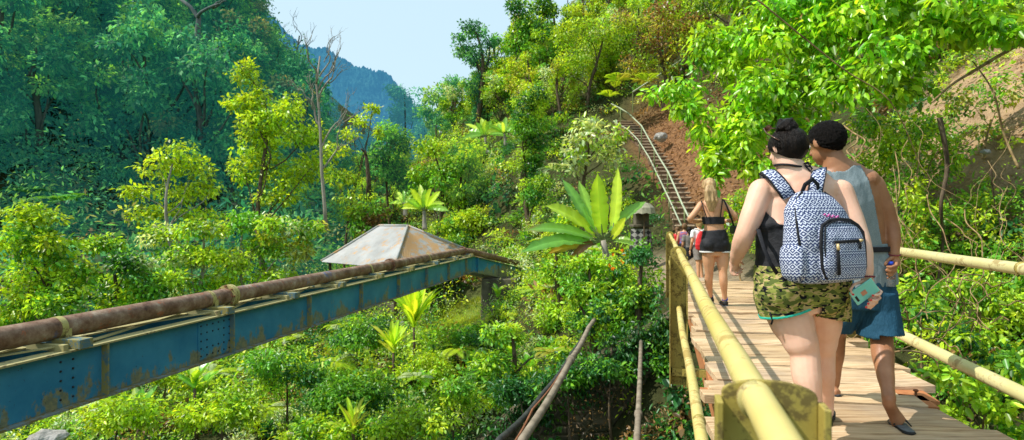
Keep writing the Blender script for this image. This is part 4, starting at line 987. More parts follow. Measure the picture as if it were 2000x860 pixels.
# ================================================================== undergrowth (uncountable cover)
def to_px(X, Y, Z): return 1000 + X * F / Y, 430 - Z * F / Y
def undergrowth(name, n, xr, yr, rr, per, leaf, pal, mat, seed, keep=None, rs=.02, flat=.8, hexa=False, wt=None, trans=0, tallp=.16):
    rng = np.random.default_rng(seed); Lv = Leaves()
    X = xr[0] + (xr[1] - xr[0]) * rng.random(n * 4); Y = yr[0] + (yr[1] - yr[0]) * rng.random(n * 4) ** .85
    Z = ground(X, Y); px, py = to_px(X, np.maximum(Y, .5), Z)
    ok = (px > -160) & (px < 2160) & (py > -120) & (py < 1020)
    if keep is not None: ok &= keep(X, Y, Z, px, py)
    ids = np.nonzero(ok)[0][:n]
    for i in ids:
        y = Y[i]; r = (rr[0] + (rr[1] - rr[0]) * rng.random() ** 1.6)
        hz = flat * r * (.6 + .7 * rng.random())
        col = np.array(pick(rng, pal)) * (.75 + .5 * rng.random())
        lf = leaf * (.55 + 1.3 * rng.random() ** 2.2); k = int(per * (.7 + .6 * rng.random()) * min(1.8, (leaf / lf) ** 1.3)); asp = .22 + .5 * rng.random()
        if rng.random() < tallp: r *= .7; hz *= 2.2
        if rng.random() < .06: col = np.array(BRN) * (.7 + .6 * rng.random())
        Lv.clump((X[i], y, Z[i] + hz * .25), (r, r * (.8 + .4 * rng.random()), hz), k, lf, col, rng, hexa, zmin=-.15, shell=.5, droop=.2 + .5 * rng.random(), asp=asp)
    o = link_mesh(name, Lv.mesh(name, mat), None)
    return tag(o, kind='stuff')
def not_stairs(X, Y, Z, px, py):
    sx = stair_x(np.clip(Y, 18, 33)) + .25; return ~((np.abs(X - sx) < .8) & (Y > 17) & (Y < 33.5)) & ~((X > 3.0) & (X < 5.9) & (Y > 10.5) & (Y < 19.5))
def keep_valley(X, Y, Z, px, py):
    hutm = (np.abs(X + 5.0) < 3.6) & (np.abs(Y - 27) < 3.6)
    lawn = ((X + 3.0) / 2.6) ** 2 + ((Y - 23.3) / 3.0) ** 2 < 1
    view = (px > 770) & (px < 965) & (Y > 17.5) & (Y < 24.4) & (py < 652)
    return ~hutm & ~lawn & ~view
undergrowth('valley_undergrowth', 1150, (-17, 2.2), (7.5, 26), (.25, .75), 150, .095, [LG, LG, MG, MG, YG, DG, LG, WG], M['leaf'], 1, keep_valley, hexa=True)
undergrowth('valley_undergrowth', 700, (-26, 0), (24, 62), (.5, 1.3), 100, .20, [LG, MG, MG, YG, DG], M['leaf_mid'], 2, keep_valley)
def keep_rh(X, Y, Z, px, py):
    brown = np.exp(-(((X - 7.6) / 1.5) ** 2 + ((Y - 25) / 7) ** 2) ** 2) > .4
    left = X < stair_x(np.clip(Y, 18, 33))
    view = (px > 770) & (px < 965) & (Y > 16) & (Y < 24.4) & (py < 652)
    return ~view & not_stairs(X, Y, Z, px, py) & (~brown | (np.random.default_rng(3).random(len(X)) < .04)) & ((Y < 17) | ~((X > 3.5) & left & (Y < 33)) | (np.random.default_rng(4).random(len(X)) < .45))
undergrowth('hillside_undergrowth', 1500, (-12, 6.2), (12, 60), (.4, 1.15), 130, .145, [LG, MG, MG, DG, DG, LG, WG, YG], M['leaf'], 5, keep_rh)
undergrowth('hillside_undergrowth', 800, (5.5, 30), (12.5, 60), (.4, 1.2), 100, .165, [LG, OL, MG, YG, BRN, LG, DG], M['leaf'], 6, keep_rh)
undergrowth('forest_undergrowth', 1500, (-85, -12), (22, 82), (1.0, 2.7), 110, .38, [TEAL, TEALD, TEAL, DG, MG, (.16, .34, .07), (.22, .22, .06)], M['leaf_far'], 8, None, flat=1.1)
def keep_bank(X, Y, Z, px, py):
    a, b, c = dirt_mask(X, Y)
    return ((b < .55) | (np.random.default_rng(9).random(len(X)) < .22)) & (X > 1.97 + DXF * Y + .25)
DXF = .267
undergrowth('bank_undergrowth', 640, (2.6, 12), (2.6, 13.5), (.14, .42), 70, .085, [LG, MG, MG, DG, LG, YG], M['leaf'], 10, keep_bank, hexa=True)
undergrowth('gorge_undergrowth', 260, (-3.5, 4.2), (8.0, 12.2), (.18, .45), 70, .10, [MG, DG, DG, MG, BRN], M['leaf'], 12, lambda X, Y, Z, px, py: (Y < 10.2 - .05 * X) | (X < -.2), hexa=True)

# litter on the brown slope right of the steps
rng = np.random.default_rng(21); Lv = Leaves(); n = 5200
X = 6.4 + 3.6 * rng.random(n); Y = 17 + 15 * rng.random(n); ok = np.abs(X - stair_x(Y)) > .55; X = X[ok]; Y = Y[ok]; n = len(X)
Lv.add(*leaf_geo(np.stack([X, Y, ground(X, Y) + .03], 1), rng.normal(size=(n, 3)) * [1, 1, .4], rng.normal(size=(n, 3)) * .4 + [0, -.4, 1], .11 + .12 * rng.random(n), .08, np.array([.30, .17, .09])[None] * (.35 + 1.2 * rng.random((n, 1))), False))
tag(link_mesh('leaf_litter', Lv.mesh('leaf_litter', M['dry_leaf']), None), kind='stuff')
rng = np.random.default_rng(22); Lv = Leaves(); n = 5000
X = 5.0 + 6.5 * rng.random(n); Y = 5.5 + 9 * rng.random(n); ok = X > 1.97 + .267 * Y + .8; X = X[ok]; Y = Y[ok]; n = len(X)
Lv.add(*leaf_geo(np.stack([X, Y, ground(X, Y) + .02], 1), rng.normal(size=(n, 3)) * [1, 1, .4], rng.normal(size=(n, 3)) * .4 + [-.4, 0, 1], .05 + .06 * rng.random(n), .035, np.array([.42, .26, .12])[None] * (.35 + 1.2 * rng.random((n, 1))), False))
tag(link_mesh('leaf_litter', Lv.mesh('leaf_litter', M['dry_leaf']), None), kind='stuff')
# lawn by the hut
rng = np.random.default_rng(23); Lv = Leaves(); n = 16000
an = rng.random(n) * 6.283; q = np.sqrt(rng.random(n)); X = -2.9 + 3.3 * q * np.cos(an); Y = 22.3 + 2.5 * q * np.sin(an)
Lv.add(*leaf_geo(np.stack([X, Y, ground(X, Y) - .02], 1), rng.normal(size=(n, 3)) * .5 + [0, 0, 1], rng.normal(size=(n, 3)), .10 + .12 * rng.random(n), .03, np.array([.36, .44, .045])[None] * (.45 + .8 * rng.random((n, 1)) + .35 * np.sin(X * 2.1)[:, None] * np.sin(Y * 1.7)[:, None]), False))
tag(link_mesh('grass', Lv.mesh('grass', M['grass']), None), kind='stuff')

# creepers hanging over the stone wall
rng = np.random.default_rng(29); Lv = Leaves()
wl_ = [(-2.4, 10.0, -5.0), (-.9, 10.3, -4.4), (.6, 10.7, -3.25), (2.2, 10.85, -2.45), (3.5, 10.8, -1.75)]
for i in range(85):
    k = int(rng.integers(4)); t = rng.random(); a = np.array(wl_[k]); b_ = np.array(wl_[k + 1]); c = a + (b_ - a) * t + np.array([0, -.05 + .3 * rng.random(), .12 - (.9 * rng.random() ** 2.2)])
    rr = .16 + .3 * rng.random(); Lv.clump(c, (rr, rr * .8, rr * (.8 + .8 * rng.random())), 75, .095, np.array(pick(rng, [MG, DG, DG])) * (.5 + .4 * rng.random()), rng, True, shell=.5, droop=.7)  # greens dimmed to paint the gorge shade into the creepers
tag(link_mesh('wall_creepers', Lv.mesh('wall_creepers', M['leaf']), None), kind='stuff')

# ================================================================== trees and plants
def limb_tube(mb, p, q, r0, r1, rng, sag=.0, wig=.06, n=6, k=7):
    ln = (q - p).length; pts = []
    off = Vector(rng.normal(size=3)) * ln * wig; off2 = Vector(rng.normal(size=3)) * ln * wig * .5
    for i in range(n + 1):
        t = i / n; pts.append(p.lerp(q, t) + off * math.sin(math.pi * t) + off2 * math.sin(2 * math.pi * t) + UPV * (sag * ln * math.sin(math.pi * t)))
    mb.tube(pts, [r0 + (r1 - r0) * i / n for i in range(n + 1)], k)
    return pts
def crown_into(Lv, c, r, leaf, pal, rng, lai=2.6, hexa=False, nsub=9, droop=.3, asp=.5, px_d=None):
    """a foliage mass: several smaller leafy clumps spread through an ellipsoid"""
    r = np.asarray(r, float)
    for i in range(nsub):
        u = nrmz(rng.normal(size=(1, 3)))[0]
        sc = c + u * r * (.35 + .45 * rng.random()); sr_ = r * (.36 + .2 * rng.random())
        area = 4 * (sr_[0] * sr_[1] + sr_[0] * sr_[2] + sr_[1] * sr_[2]) / 3 * math.pi
        k = int(np.clip(lai * area / (leaf * leaf * asp * .6) * .28, 14, 1400))
        col = np.array(pick(rng, pal)) * (.78 + .44 * rng.random())
        Lv.clump(sc, sr_, k, leaf, col, rng, hexa, shell=.45, droop=droop, asp=asp)
def tree(name, label, clumps, d, base, leaf, pal, cat='tree', mat='leaf', bark='bark', trunk=.12, lai=2.4, hexa=False, nsub=9, seed=0, djit=.5, group=None, limbs=True, depths=None, droop=.3, asp=.5, basez=None):
    rng = np.random.default_rng(seed + 100)
    if base is not None:
        bp = at(base[0], base[1], d)
    else:
        cx = sum(c[0] for c in clumps) / len(clumps); bp = at(cx, 430, d); bp.z = gz(bp.x, bp.y)
    g = gz(bp.x, bp.y)
    if bp.z > g: bp.z = g
    root = thing(name, label, cat, bp, group)
    Lv = Leaves(); cs = []
    for i, (px, py, rx, ry) in enumerate(clumps):
        dd = (depths[i] if depths else d) ; s = dd / F
        rad = np.array([rx * s, (rx + ry) / 2 * s, ry * s])
        dd = dd + (rng.random() - .5) * 2 * djit * rad[1]
        c = np.array(at(px, py, dd)); cs.append(Vector(c))
        crown_into(Lv, c, rad, leaf, pal, rng, lai, hexa, nsub, droop, asp)
    me = Lv.mesh('crown', M[mat]); me.transform(Matrix.Translation(-bp))
    o = bpy.data.objects.new('crown' if cat == 'tree' else 'foliage', me); COL.objects.link(o); o.parent = root
    if limbs:
        top = max(cs, key=lambda v: v.z); mb = MB()
        tp = limb_tube(mb, bp - UPV * .3, top, trunk, trunk * .25, rng, 0, .05, 10)
        for c in cs:
            if c is top: continue
            f = min(.92, max(.15, (c.z - bp.z) / max(.2, top.z - bp.z) - .22)); q = tp[int(f * 10)]
            limb_tube(mb, q, c, trunk * .42 * (1 - .5 * f), trunk * .12, rng, .04, .08, 6, 6)
        mb.build('trunk' if cat == 'tree' else 'stem', M[bark], root, smooth=True)
    return root
PALY = [YG, YG, YG, LG]; PALL = [LG, LG, YG, MG]; PALM = [MG, MG, LG, DG]; PALD = [DG, DG, MG, TEAL]; PALT = [TEAL, TEALD, TEALD, DG]; PALW = [WG, LG, MG, LG]; PALO = [OL, YG, BRN, LG]

tree('tree', 'tall bright yellow green tree standing in front of the shaded left hillside', [(485,148,36,34),(468,205,28,24),(510,238,58,42),(560,212,42,32),(595,262,42,36),(520,292,66,42),(478,335,40,32),(560,340,58,34),(612,325,36,28),(535,385,45,20),(500,190,30,24)], 30, (545,480), .24, PALY, trunk=.16, lai=1.35, seed=1)
tree('tree', 'low spreading yellow green tree with bare lower branches left of the tall bright one', [(345,298,46,28),(308,332,48,28),(385,330,42,28),(268,378,42,20),(350,375,58,22),(410,366,32,18),(295,416,58,16),(398,420,50,16)], 24, (362,530), .21, PALY, trunk=.11, lai=1.15, seed=2, bark='bark_pale')
tree('shrub', 'bright leafy bush at the left edge above the rusty pipe', [(60,425,58,26),(38,475,50,38),(112,478,48,38),(60,545,70,46),(150,525,50,40),(25,600,50,40),(125,590,60,38)], 17, None, .155, PALL, 'shrub', lai=1.7, seed=3, hexa=True)
tree('shrub', 'dense green bush behind the rusty pipe right of the left edge bush', [(215,480,42,26),(250,520,60,36),(220,570,60,40),(310,545,60,36),(280,600,70,30)], 18.5, None, .15, PALM + [LG, WG], 'shrub', lai=1.6, seed=4, hexa=True)
tree('shrub', 'coffee like bush with pale shining leaves in the middle of the valley behind the pipe', [(320,455,58,24),(395,450,58,26),(360,500,70,32),(430,510,60,34),(400,560,70,26)], 20, None, .16, PALW + [YG], 'shrub', lai=1.4, seed=5, hexa=True, bark='bark_pale')
tree('shrub', 'rounded bush with olive top directly left of the grey hut roof', [(475,435,55,26),(545,440,55,30),(510,490,66,36),(580,490,40,34),(540,540,60,26),(600,440,34,26)], 20.5, None, .16, PALL + [OL, MG, WG], 'shrub', lai=1.5, seed=6, hexa=True, bark='bark_pale')
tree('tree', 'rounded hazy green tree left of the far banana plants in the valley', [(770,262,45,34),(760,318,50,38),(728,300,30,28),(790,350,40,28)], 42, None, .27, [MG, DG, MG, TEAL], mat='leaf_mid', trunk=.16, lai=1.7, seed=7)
tree('tree', 'broad mid green tree right of the rounded hazy one', [(845,290,40,26),(872,330,44,34),(828,342,40,28),(885,380,40,28),(800,385,35,22)], 33, None, .24, PALL + [MG], trunk=.14, lai=1.7, seed=8)
tree('tree', 'tall slim dark tree standing alone against the sky', [(925,55,30,22),(905,95,26,17),(957,78,20,18),(930,112,34,22),(947,150,26,20),(918,168,18,20),(930,200,15,28),(925,240,15,24),(895,75,14,9)], 48, (928,300), .27, PALD, mat='leaf_mid', trunk=.30, lai=1.7, seed=9)
tree('tree', 'dark crowned tree on the skyline right of the lone slim tree', [(1010,15,30,28),(1042,52,44,32),(1005,82,34,28),(1062,5,38,24),(985,150,24,36),(1005,205,30,36),(1045,120,36,36)], 44, None, .26, [DG, MG, MG, LG], trunk=.22, lai=1.8, seed=10)
tree('tree', 'feathery pale green tree high on the right slope', [(1130,68,48,32),(1163,112,58,42),(1110,132,48,32),(1182,52,38,28)], 36, None, .18, [LG, WG, LG, YG], trunk=.14, lai=1.5, seed=11)
tree('tree', 'column of creepers draped over a tree left of the hillside steps', [(1045,190,38,32),(1040,250,44,42),(1032,312,38,42),(1050,372,40,34),(1015,240,22,36)], 26, None, .13, PALM, trunk=.14, lai=2.2, seed=12)
tree('shrub', 'shrub with large pale leaves left of the upper stair handrail', [(1150,258,44,30),(1188,300,36,34),(1122,312,38,28),(1205,262,25,20)], 23.5, None, .24, [WG, WG, LG], 'shrub', mat='leaf_gloss', lai=1.1, seed=13, hexa=True, asp=.55)
tree('tree', 'yellowing open tree on the upper slope above the hillside steps', [(1290,80,66,40),(1238,40,50,30),(1345,60,48,36),(1262,128,46,26),(1300,20,60,30)], 31, None, .17, PALO, trunk=.12, lai=1.0, seed=14)
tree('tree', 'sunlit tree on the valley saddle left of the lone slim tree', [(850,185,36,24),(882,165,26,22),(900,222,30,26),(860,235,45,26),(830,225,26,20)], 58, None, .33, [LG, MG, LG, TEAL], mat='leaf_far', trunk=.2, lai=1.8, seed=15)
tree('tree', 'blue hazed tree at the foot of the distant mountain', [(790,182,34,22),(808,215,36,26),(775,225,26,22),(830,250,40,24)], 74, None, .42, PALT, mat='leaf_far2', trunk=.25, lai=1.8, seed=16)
tree('tree', 'thin sparse yellow leaved tree right of the bare branching tree', [(702,232,34,16),(727,212,18,12),(688,262,28,14),(655,298,38,20),(672,350,34,22),(740,258,13,12),(692,385,38,18),(650,345,20,20)], 33, (672,470), .24, PALY, trunk=.08, lai=.75, seed=17)
tree('shrub', 'brownish green mound of creepers left above the hut roof', [(700,425,36,26),(735,415,36,22),(715,455,40,22)], 30, None, .2, [OL, BRN, MG, LG], 'shrub', lai=1.9, seed=18)
tree('shrub', 'low bushes right behind the hut roof', [(880,440,38,24),(925,430,36,30),(900,470,40,20)], 31, None, .2, PALL, 'shrub', lai=1.8, seed=19)
tree('shrub', 'mound of creepers with orange flowers below the banana plant', [(1150,522,42,30),(1200,535,40,38),(1178,585,56,38),(1120,560,28,46),(1160,632,46,28)], 13.2, (1170,690), .105, PALM + [LG], 'shrub', lai=1.9, seed=20, hexa=True)
tree('shrub', 'tuft of creepers where the thick grey pipe enters the slope', [(1160,626,24,22),(1142,640,14,14),(1176,604,22,24)], 11.6, (1160, 690), .10, [MG, DG, LG], 'shrub', lai=1.8, seed=39, hexa=True, trunk=.02, djit=.2)
tree('shrub', 'shady creeper bush left of the far bridge post', [(1235,600,38,46),(1210,662,46,36),(1272,570,28,54),(1268,655,34,48),(1255,500,34,30)], 12.4, (1240,720), .105, PALM + [DG, LG], 'shrub', lai=1.8, seed=21, hexa=True)
tree('shrub', 'bright bush between the concrete pier and the banana plant', [(1092,525,34,44),(1072,612,42,36),(1102,440,40,34)], 15.5, (1080,680), .12, PALL, 'shrub', lai=1.8, seed=22, hexa=True)
tree('shrub', 'ivy bush spilling down the gorge left of the thick grey pipe', [(1000,655,56,34),(1085,690,50,40),(950,715,60,36),(1040,735,50,36),(985,770,44,30)], 12.3, (1010,800), .105, PALL + [MG, MG], 'shrub', lai=1.7, seed=23, hexa=True)
for i, (px, py, rx, ry, d_, lab) in enumerate([(240, 800, 80, 34, 10.5, 'yellow green bush at the bottom edge below the blue girder'), (430, 790, 80, 40, 11, 'bright bush at the bottom edge left of centre'),
        (560, 720, 70, 44, 13, 'dark green bush below the middle of the blue girder'), (690, 760, 76, 46, 12, 'big dark leafed bush near the bottom centre'), (620, 840, 70, 34, 9.8, 'sunlit low bush at the bottom edge near the centre'),
        (700, 650, 60, 34, 16, 'leafy bush under the girder left of the spiky palm'), (830, 715, 50, 28, 14.5, 'bush below the spiky yellow palm'), (800, 820, 80, 36, 10.2, 'low bush at the bottom edge left of the black hose'), (905, 668, 54, 28, 16.5, 'bright ivy bush in front of the lawn'),
        (330, 730, 56, 26, 13.5, 'pale green bush close under the blue girder'), (890, 775, 50, 30, 11, 'young yellow leaved bush left of the black hose'), (1010, 760, 46, 30, 10.3, 'creeper clump left of the black hose hanging over the wall'), (1195, 715, 60, 26, 10.5, 'creepers hanging over the stone wall right of the thick grey pipe'), (1300, 690, 26, 50, 10.8, 'dark creepers on the wall directly under the far bridge post'), (1110, 730, 46, 26, 10.6, 'creepers crossing the thick grey pipe on the wall top')]):
    tree('shrub', lab, [(px, py, rx, ry), (px - rx * .6, py + ry * .5, rx * .6, ry * .6), (px + rx * .6, py + ry * .4, rx * .6, ry * .7)], d_, None, .09, ([DG, DG, MG] if i >= 11 else [PALL, PALY + [LG], PALM][(i * 2 + 1) % 3 if 'dark' not in lab else 2]), 'shrub', lai=1.5, seed=40 + i, hexa=True, limbs=True, trunk=.04)  # last four, on the wall: dark palette paints in the shade there

# ---- big glossy tree hanging over the bridge
bigc = [(1325,178,66,30,10.4),(1400,120,72,66,10.4),(1405,250,60,60,10.0),(1395,330,34,46,9.8),(1470,60,70,60,10.2),(1470,210,80,76,9.6),(1470,300,50,50,9.5),(1545,160,90,70,9.2),(1560,60,110,60,9.4),(1560,250,60,50,9.3),
        (1650,60,90,60,8.8),(1660,150,90,56,8.6),(1740,100,80,56,8.3),(1750,30,110,50,8.6),(1840,60,90,50,8.0),(1760,170,56,36,8.6),(1900,20,110,40,7.8),(1620,0,120,40,9.6),(1470,-30,90,40,10.6),(1830,-40,140,40,8.4),(1970,60,70,36,7.6),(1340,210,40,30,10.2)]
bt = tree('tree', 'large glossy leaved tree arching over the right bank and the walkers', [c[:4] for c in bigc], 9, (2120, 200), .135, [LG, (.30, .60, .03), (.42, .64, .035), (.20, .48, .03), (.36, .60, .03)], mat='leaf_gloss', trunk=.065, lai=1.6, hexa=True, nsub=11, seed=60, depths=[c[4] for c in bigc], droop=.75, asp=.52, limbs=False)
rng = np.random.default_rng(61); rootp = at(2230, 330, 9.5); mbt = MB(); hub = at(2120, 40, 9.0)
limb_tube(mbt, Vector((rootp.x, rootp.y, gz(rootp.x, rootp.y) - .3)), hub, .22, .13, rng, 0, .04, 8, 10)
for (x, y, d_, r_) in ((1840, 30, 8.2, .05), (1640, 70, 9.0, .045), (1560, 190, 9.4, .04), (1450, 110, 10.3, .035), (1900, 10, 7.9, .05), (1700, 120, 8.5, .04)):
    limb_tube(mbt, hub, at(x, y, d_), r_, .012, rng, .06, .05, 10, 7)
mbt.build('trunk', M['bark'], bt, smooth=True)
# ---- finer greenery on the bank right of the bridge
for i, (cl, d_, leaf, pal, lab, lai) in enumerate([
    ([(1730,300,40,50),(1800,260,40,40),(1850,300,36,50),(1770,370,40,40)], 8.8, .08, [LG, MG, LG, YG], 'leafy creepers hanging below the overhanging tree right of the man', 1.0),
    ([(1690,330,60,46),(1760,260,66,46),(1700,250,50,36),(1800,330,36,46)], 9.6, .075, [MG, LG, MG, YG], 'fine leaved bush under the overhanging tree right of the man', 1.0),
    ([(1700,440,50,50),(1780,420,40,46),(1760,480,50,36)], 8.3, .07, [LG, YG, OL, MG], 'yellowish creeper bush right behind the man in the tank top', 1.0),
    ([(1870,420,60,30),(1940,390,60,22),(1900,470,70,30)], 8.3, .07, [MG, LG, YG], 'scattered weeds on the bare bank at right', .7),
    ([(1830,560,60,40),(1920,560,70,40),(1970,600,50,36),(1790,560,40,36)], 6.8, .07, [LG, YG, LG, MG], 'sunlit creepers behind the right handrail', 1.0),
    ([(1860,650,56,40),(1800,610,46,40),(1930,670,60,40)], 6.0, .075, [MG, DG, LG], 'dark tangle of creepers between the two right rails', 1.1),
    ([(1950,780,60,50),(1890,760,50,40),(1990,720,40,40),(1830,730,44,34),(1985,850,50,40)], 5.0, .085, [LG, LG, MG, YG], 'large leaved bush beside the deck in the bottom right corner', 1.5),
    ([(1520,420,50,30),(1460,400,40,40),(1440,470,36,30),(1400,420,30,24)], 12, .085, [LG, YG, MG], 'sunlit bushes behind the young woman at the far end of the right railing', 1.4),
    ([(1930,260,40,30),(1960,180,50,40),(1880,200,40,40)], 9.4, .075, [MG, LG, OL], 'sparse bush high on the bank in the upper right', .6)]):
    tree('shrub', lab, cl, d_, (sum(c[0] for c in cl) / len(cl), max(c[1] + c[3] for c in cl)), leaf, pal, 'shrub', lai=lai, seed=70 + i, hexa=True, trunk=.02, bark='vine')

def smooth_pts(P, m=4):
    out = []
    for i in range(len(P) - 1):
        p0 = P[max(i - 1, 0)]; p1 = P[i]; p2 = P[i + 1]; p3 = P[min(i + 2, len(P) - 1)]
        for k in range(m):
            t = k / m; out.append(.5 * ((2 * p1) + (p2 - p0) * t + (2 * p0 - 5 * p1 + 4 * p2 - p3) * t * t + (3 * p1 - p0 - 3 * p2 + p3) * t ** 3))
    out.append(P[-1]); return out
# ---- bare trees
def bare(name, label, pts, d, r, bark, seed, forks, depth=3):
    rng = np.random.default_rng(seed); P = [at(x, y, d) for x, y in pts]
    root = thing(name, label, 'tree', P[0]); mb = MB(); n = len(P)
    mb.tube(P, [r * (1 - .6 * i / (n - 1)) for i in range(n)], 9); mb.build('trunk', M[bark], root, smooth=True)
    def grow(p, dirv, ln, rr, lev, mb):
        q = p + dirv * ln; limb_tube(mb, p, q, rr, rr * .55, rng, .03, .07, 5, 5)
        if lev > 0:
            for k in range(int(rng.integers(2, 4))):
                dv = (dirv + Vector(rng.normal(size=3)) * .38 + UPV * .16).normalized()
                grow(p.lerp(q, .55 + .45 * rng.random()), dv, ln * (.5 + .25 * rng.random()), rr * .5, lev - 1, mb)
    for (fx, fy, tx, ty, rr) in forks:
        a = at(fx, fy, d); b_ = at(tx, ty, d + rng.normal() * .4); mb = MB()
        grow(a, (b_ - a).normalized(), (b_ - a).length, rr, depth, mb); mb.build('limb', M[bark], root, smooth=True)
    return root
bare('bare_tree', 'bare branching dead tree standing in the middle of the valley', [(637,452),(634,400),(628,330),(626,260),(622,200),(618,165),(625,110)], 28.5, .10, 'bark_pale', 4,
     [(626,250,600,190,.06),(622,200,650,150,.06),(618,165,600,110,.05),(624,150,640,100,.045),(628,290,665,235,.05),(630,330,668,280,.05),(620,180,655,120,.05)], 3)
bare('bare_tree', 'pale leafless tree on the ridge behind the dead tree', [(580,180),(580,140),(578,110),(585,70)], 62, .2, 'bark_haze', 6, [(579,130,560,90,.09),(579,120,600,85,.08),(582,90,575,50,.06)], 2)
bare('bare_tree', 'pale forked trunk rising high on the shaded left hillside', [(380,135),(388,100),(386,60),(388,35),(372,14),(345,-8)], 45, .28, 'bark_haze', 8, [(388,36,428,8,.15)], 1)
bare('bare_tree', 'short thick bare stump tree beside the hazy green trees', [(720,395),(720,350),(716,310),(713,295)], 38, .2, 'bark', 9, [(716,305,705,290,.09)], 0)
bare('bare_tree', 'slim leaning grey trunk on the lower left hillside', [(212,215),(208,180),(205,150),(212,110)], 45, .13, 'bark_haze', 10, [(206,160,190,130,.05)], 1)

# ---- forest on the left hillside and the right slope: a few kinds, copied
def forest_proto(seed, H, cr, leaf, pal, mat, bark, n=10, lai=1.9):
    rng = np.random.default_rng(seed); Lv = Leaves(); mb = MB(); top = Vector((rng.normal() * .3, rng.normal() * .3, H * .85)); tp = limb_tube(mb, Vector((0, 0, -1)), top, .035 * H, .012 * H, rng, 0, .04, 10)
    for i in range(n):
        t = i / n; a = rng.random() * 6.283; hz = H * (.30 + .66 * t); ra = cr * (.85 - .55 * abs(t - .35)) * (.5 + .5 * rng.random())
        c = np.array([ra * math.cos(a), ra * math.sin(a), hz]); r = cr * (.34 + .22 * rng.random())
        crown_into(Lv, c, (r, r, r * .75), leaf, pal, rng, lai, False, 6, .35)
        limb_tube(mb, tp[int(max(1, t * 8))], Vector(c), .012 * H, .004 * H, rng, .03, .06, 5, 5)
    return Lv.mesh('crown', M[mat]), mb.mesh('trunk'), M[bark]
def plant_forest(name, protos, spots, label, group, rng):
    for k, (x, y, s) in enumerate(spots):
        cm, tm, bk = protos[k % len(protos)]
        root = thing(name, label, 'tree', (x, y, gz(x, y)), group); root.rotation_euler = (0, 0, rng.random() * 6.283); root.scale = (s, s, s * (.85 + .4 * rng.random()))
        for nm, me in (('crown', cm), ('trunk', tm)):
            if nm == 'trunk' and not me.materials: me.materials.append(bk)
            o = bpy.data.objects.new(nm, me); COL.objects.link(o); o.parent = root
rng = np.random.default_rng(31)
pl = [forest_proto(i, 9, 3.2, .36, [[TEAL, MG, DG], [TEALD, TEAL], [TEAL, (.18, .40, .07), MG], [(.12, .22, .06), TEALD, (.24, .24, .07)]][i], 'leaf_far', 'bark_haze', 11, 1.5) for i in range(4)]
sp = []
while len(sp) < 120:
    x = -85 + 72 * rng.random(); y = 26 + 50 * rng.random(); z = gz(x, y)
    px, py = to_px(x, y, z)
    if -120 < px < 640 and py < 420 and py > -60 and z > -1.0 and px + 70 < 560 + .42 * max(0, py - 100): sp.append((x, y, .65 + .55 * rng.random()))
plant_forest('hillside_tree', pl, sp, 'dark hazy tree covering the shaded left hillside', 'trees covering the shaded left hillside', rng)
pr_ = [forest_proto(10 + i, 4.5, 1.6, .19, [[LG, MG, YG], [MG, DG, LG], [YG, OL, LG], [LG, WG, MG]][i], 'leaf', 'bark', 9, 1.5) for i in range(4)]
sp = []
while len(sp) < 70:
    x = -12 + 34 * rng.random(); y = 20 + 38 * rng.random(); z = gz(x, y); px, py = to_px(x, y, z)
    if not (880 < px < 1500 and -60 < py < 330): continue
    sx = stair_x(min(max(y, 18), 33))
    if y < 36 and -3.2 < x - sx < 4.2: continue
    sp.append((x, y, .6 + .5 * rng.random()))
plant_forest('slope_tree', pr_, sp, 'sunlit bushy tree among the growth on the right hand slope', 'trees and tall bushes on the right hand slope', rng)
sp = []
pm = [forest_proto(20 + i, 4.0, 1.7, .21, [[LG, MG, YG], [MG, DG, TEAL], [YG, LG, LG]][i], 'leaf_mid', 'bark', 9, 1.4) for i in range(3)]
while len(sp) < 34:
    x = -24 + 24 * rng.random(); y = 31 + 26 * rng.random(); z = gz(x, y); px, py = to_px(x, y, z)
    if not (430 < px < 960 and 260 < py < 470) or (590 < px < 720 and y < 34): continue
    sp.append((x, y, .6 + .5 * rng.random()))
plant_forest('valley_tree', pm, sp, 'bushy green tree in the valley beyond the hut', 'bushy trees in the valley beyond the hut', rng)
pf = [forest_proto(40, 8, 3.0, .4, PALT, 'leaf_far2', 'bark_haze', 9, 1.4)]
sp = []
while len(sp) < 26:
    x = -32 + 26 * rng.random(); y = 62 + 34 * rng.random(); z = gz(x, y); px, py = to_px(x, y, z)
    if not (590 < px < 850 and 200 < py < 400): continue
    sp.append((x, y, .45 + .35 * rng.random()))
plant_forest('valley_tree', pf, sp, 'blue hazed tree in the far end of the valley', 'hazy trees in the far end of the valley', rng)

# ---- banana plants
def blade(Lv, p0, p1, width, bow, nrm, col, rng, n=22, fold=.22, tip=None, tear=.25):
    """one long paddle leaf with a pale midrib, from p0 to p1, arching along bow"""
    p0 = np.array(p0); p1 = np.array(p1); ax = p1 - p0; ln = np.linalg.norm(ax)
    nrm = np.array(nrm, float); V = []; C = []; Fq = []
    for i in range(n + 1):
        t = i / n
        c = p0 + ax * t + np.array(bow) * ln * 4 * t * (1 - t) * .25
        w = width * .5 * (max(0, math.sin(math.pi * min(1, t * .92 + .08))) ** .55) * (1 if t < .8 else (1 - (t - .8) / .2) ** .6 * .98 + .02)
        s = np.cross(ax / ln, nrm); s /= np.linalg.norm(s); u = np.cross(s, ax / ln)
        for side in (-1, 1):
            ww = w * (1 - tear * (rng.random() ** 3))
            V += [c, c + s * side * ww + u * fold * ww * (1 + .25 * rng.normal())]
            k = (.82 + .36 * rng.random()); cc = np.array(col) * k
            if tip is not None and t > .72: f = min(1, (t - .72) / .2); cc = cc * (1 - f) + np.array(tip) * f
            C += [np.minimum(1, np.array(col) * 1.5 + .02), cc]
    for i in range(n):
        b = i * 4
        for o in (0, 2): Fq += [b + o, b + o + 1, b + o + 5, b + o + 4]
    Lv.add(np.array(V), np.array(Fq), np.array(C))
BAN = (.50, .66, .035); BAND = (.16, .38, .05)
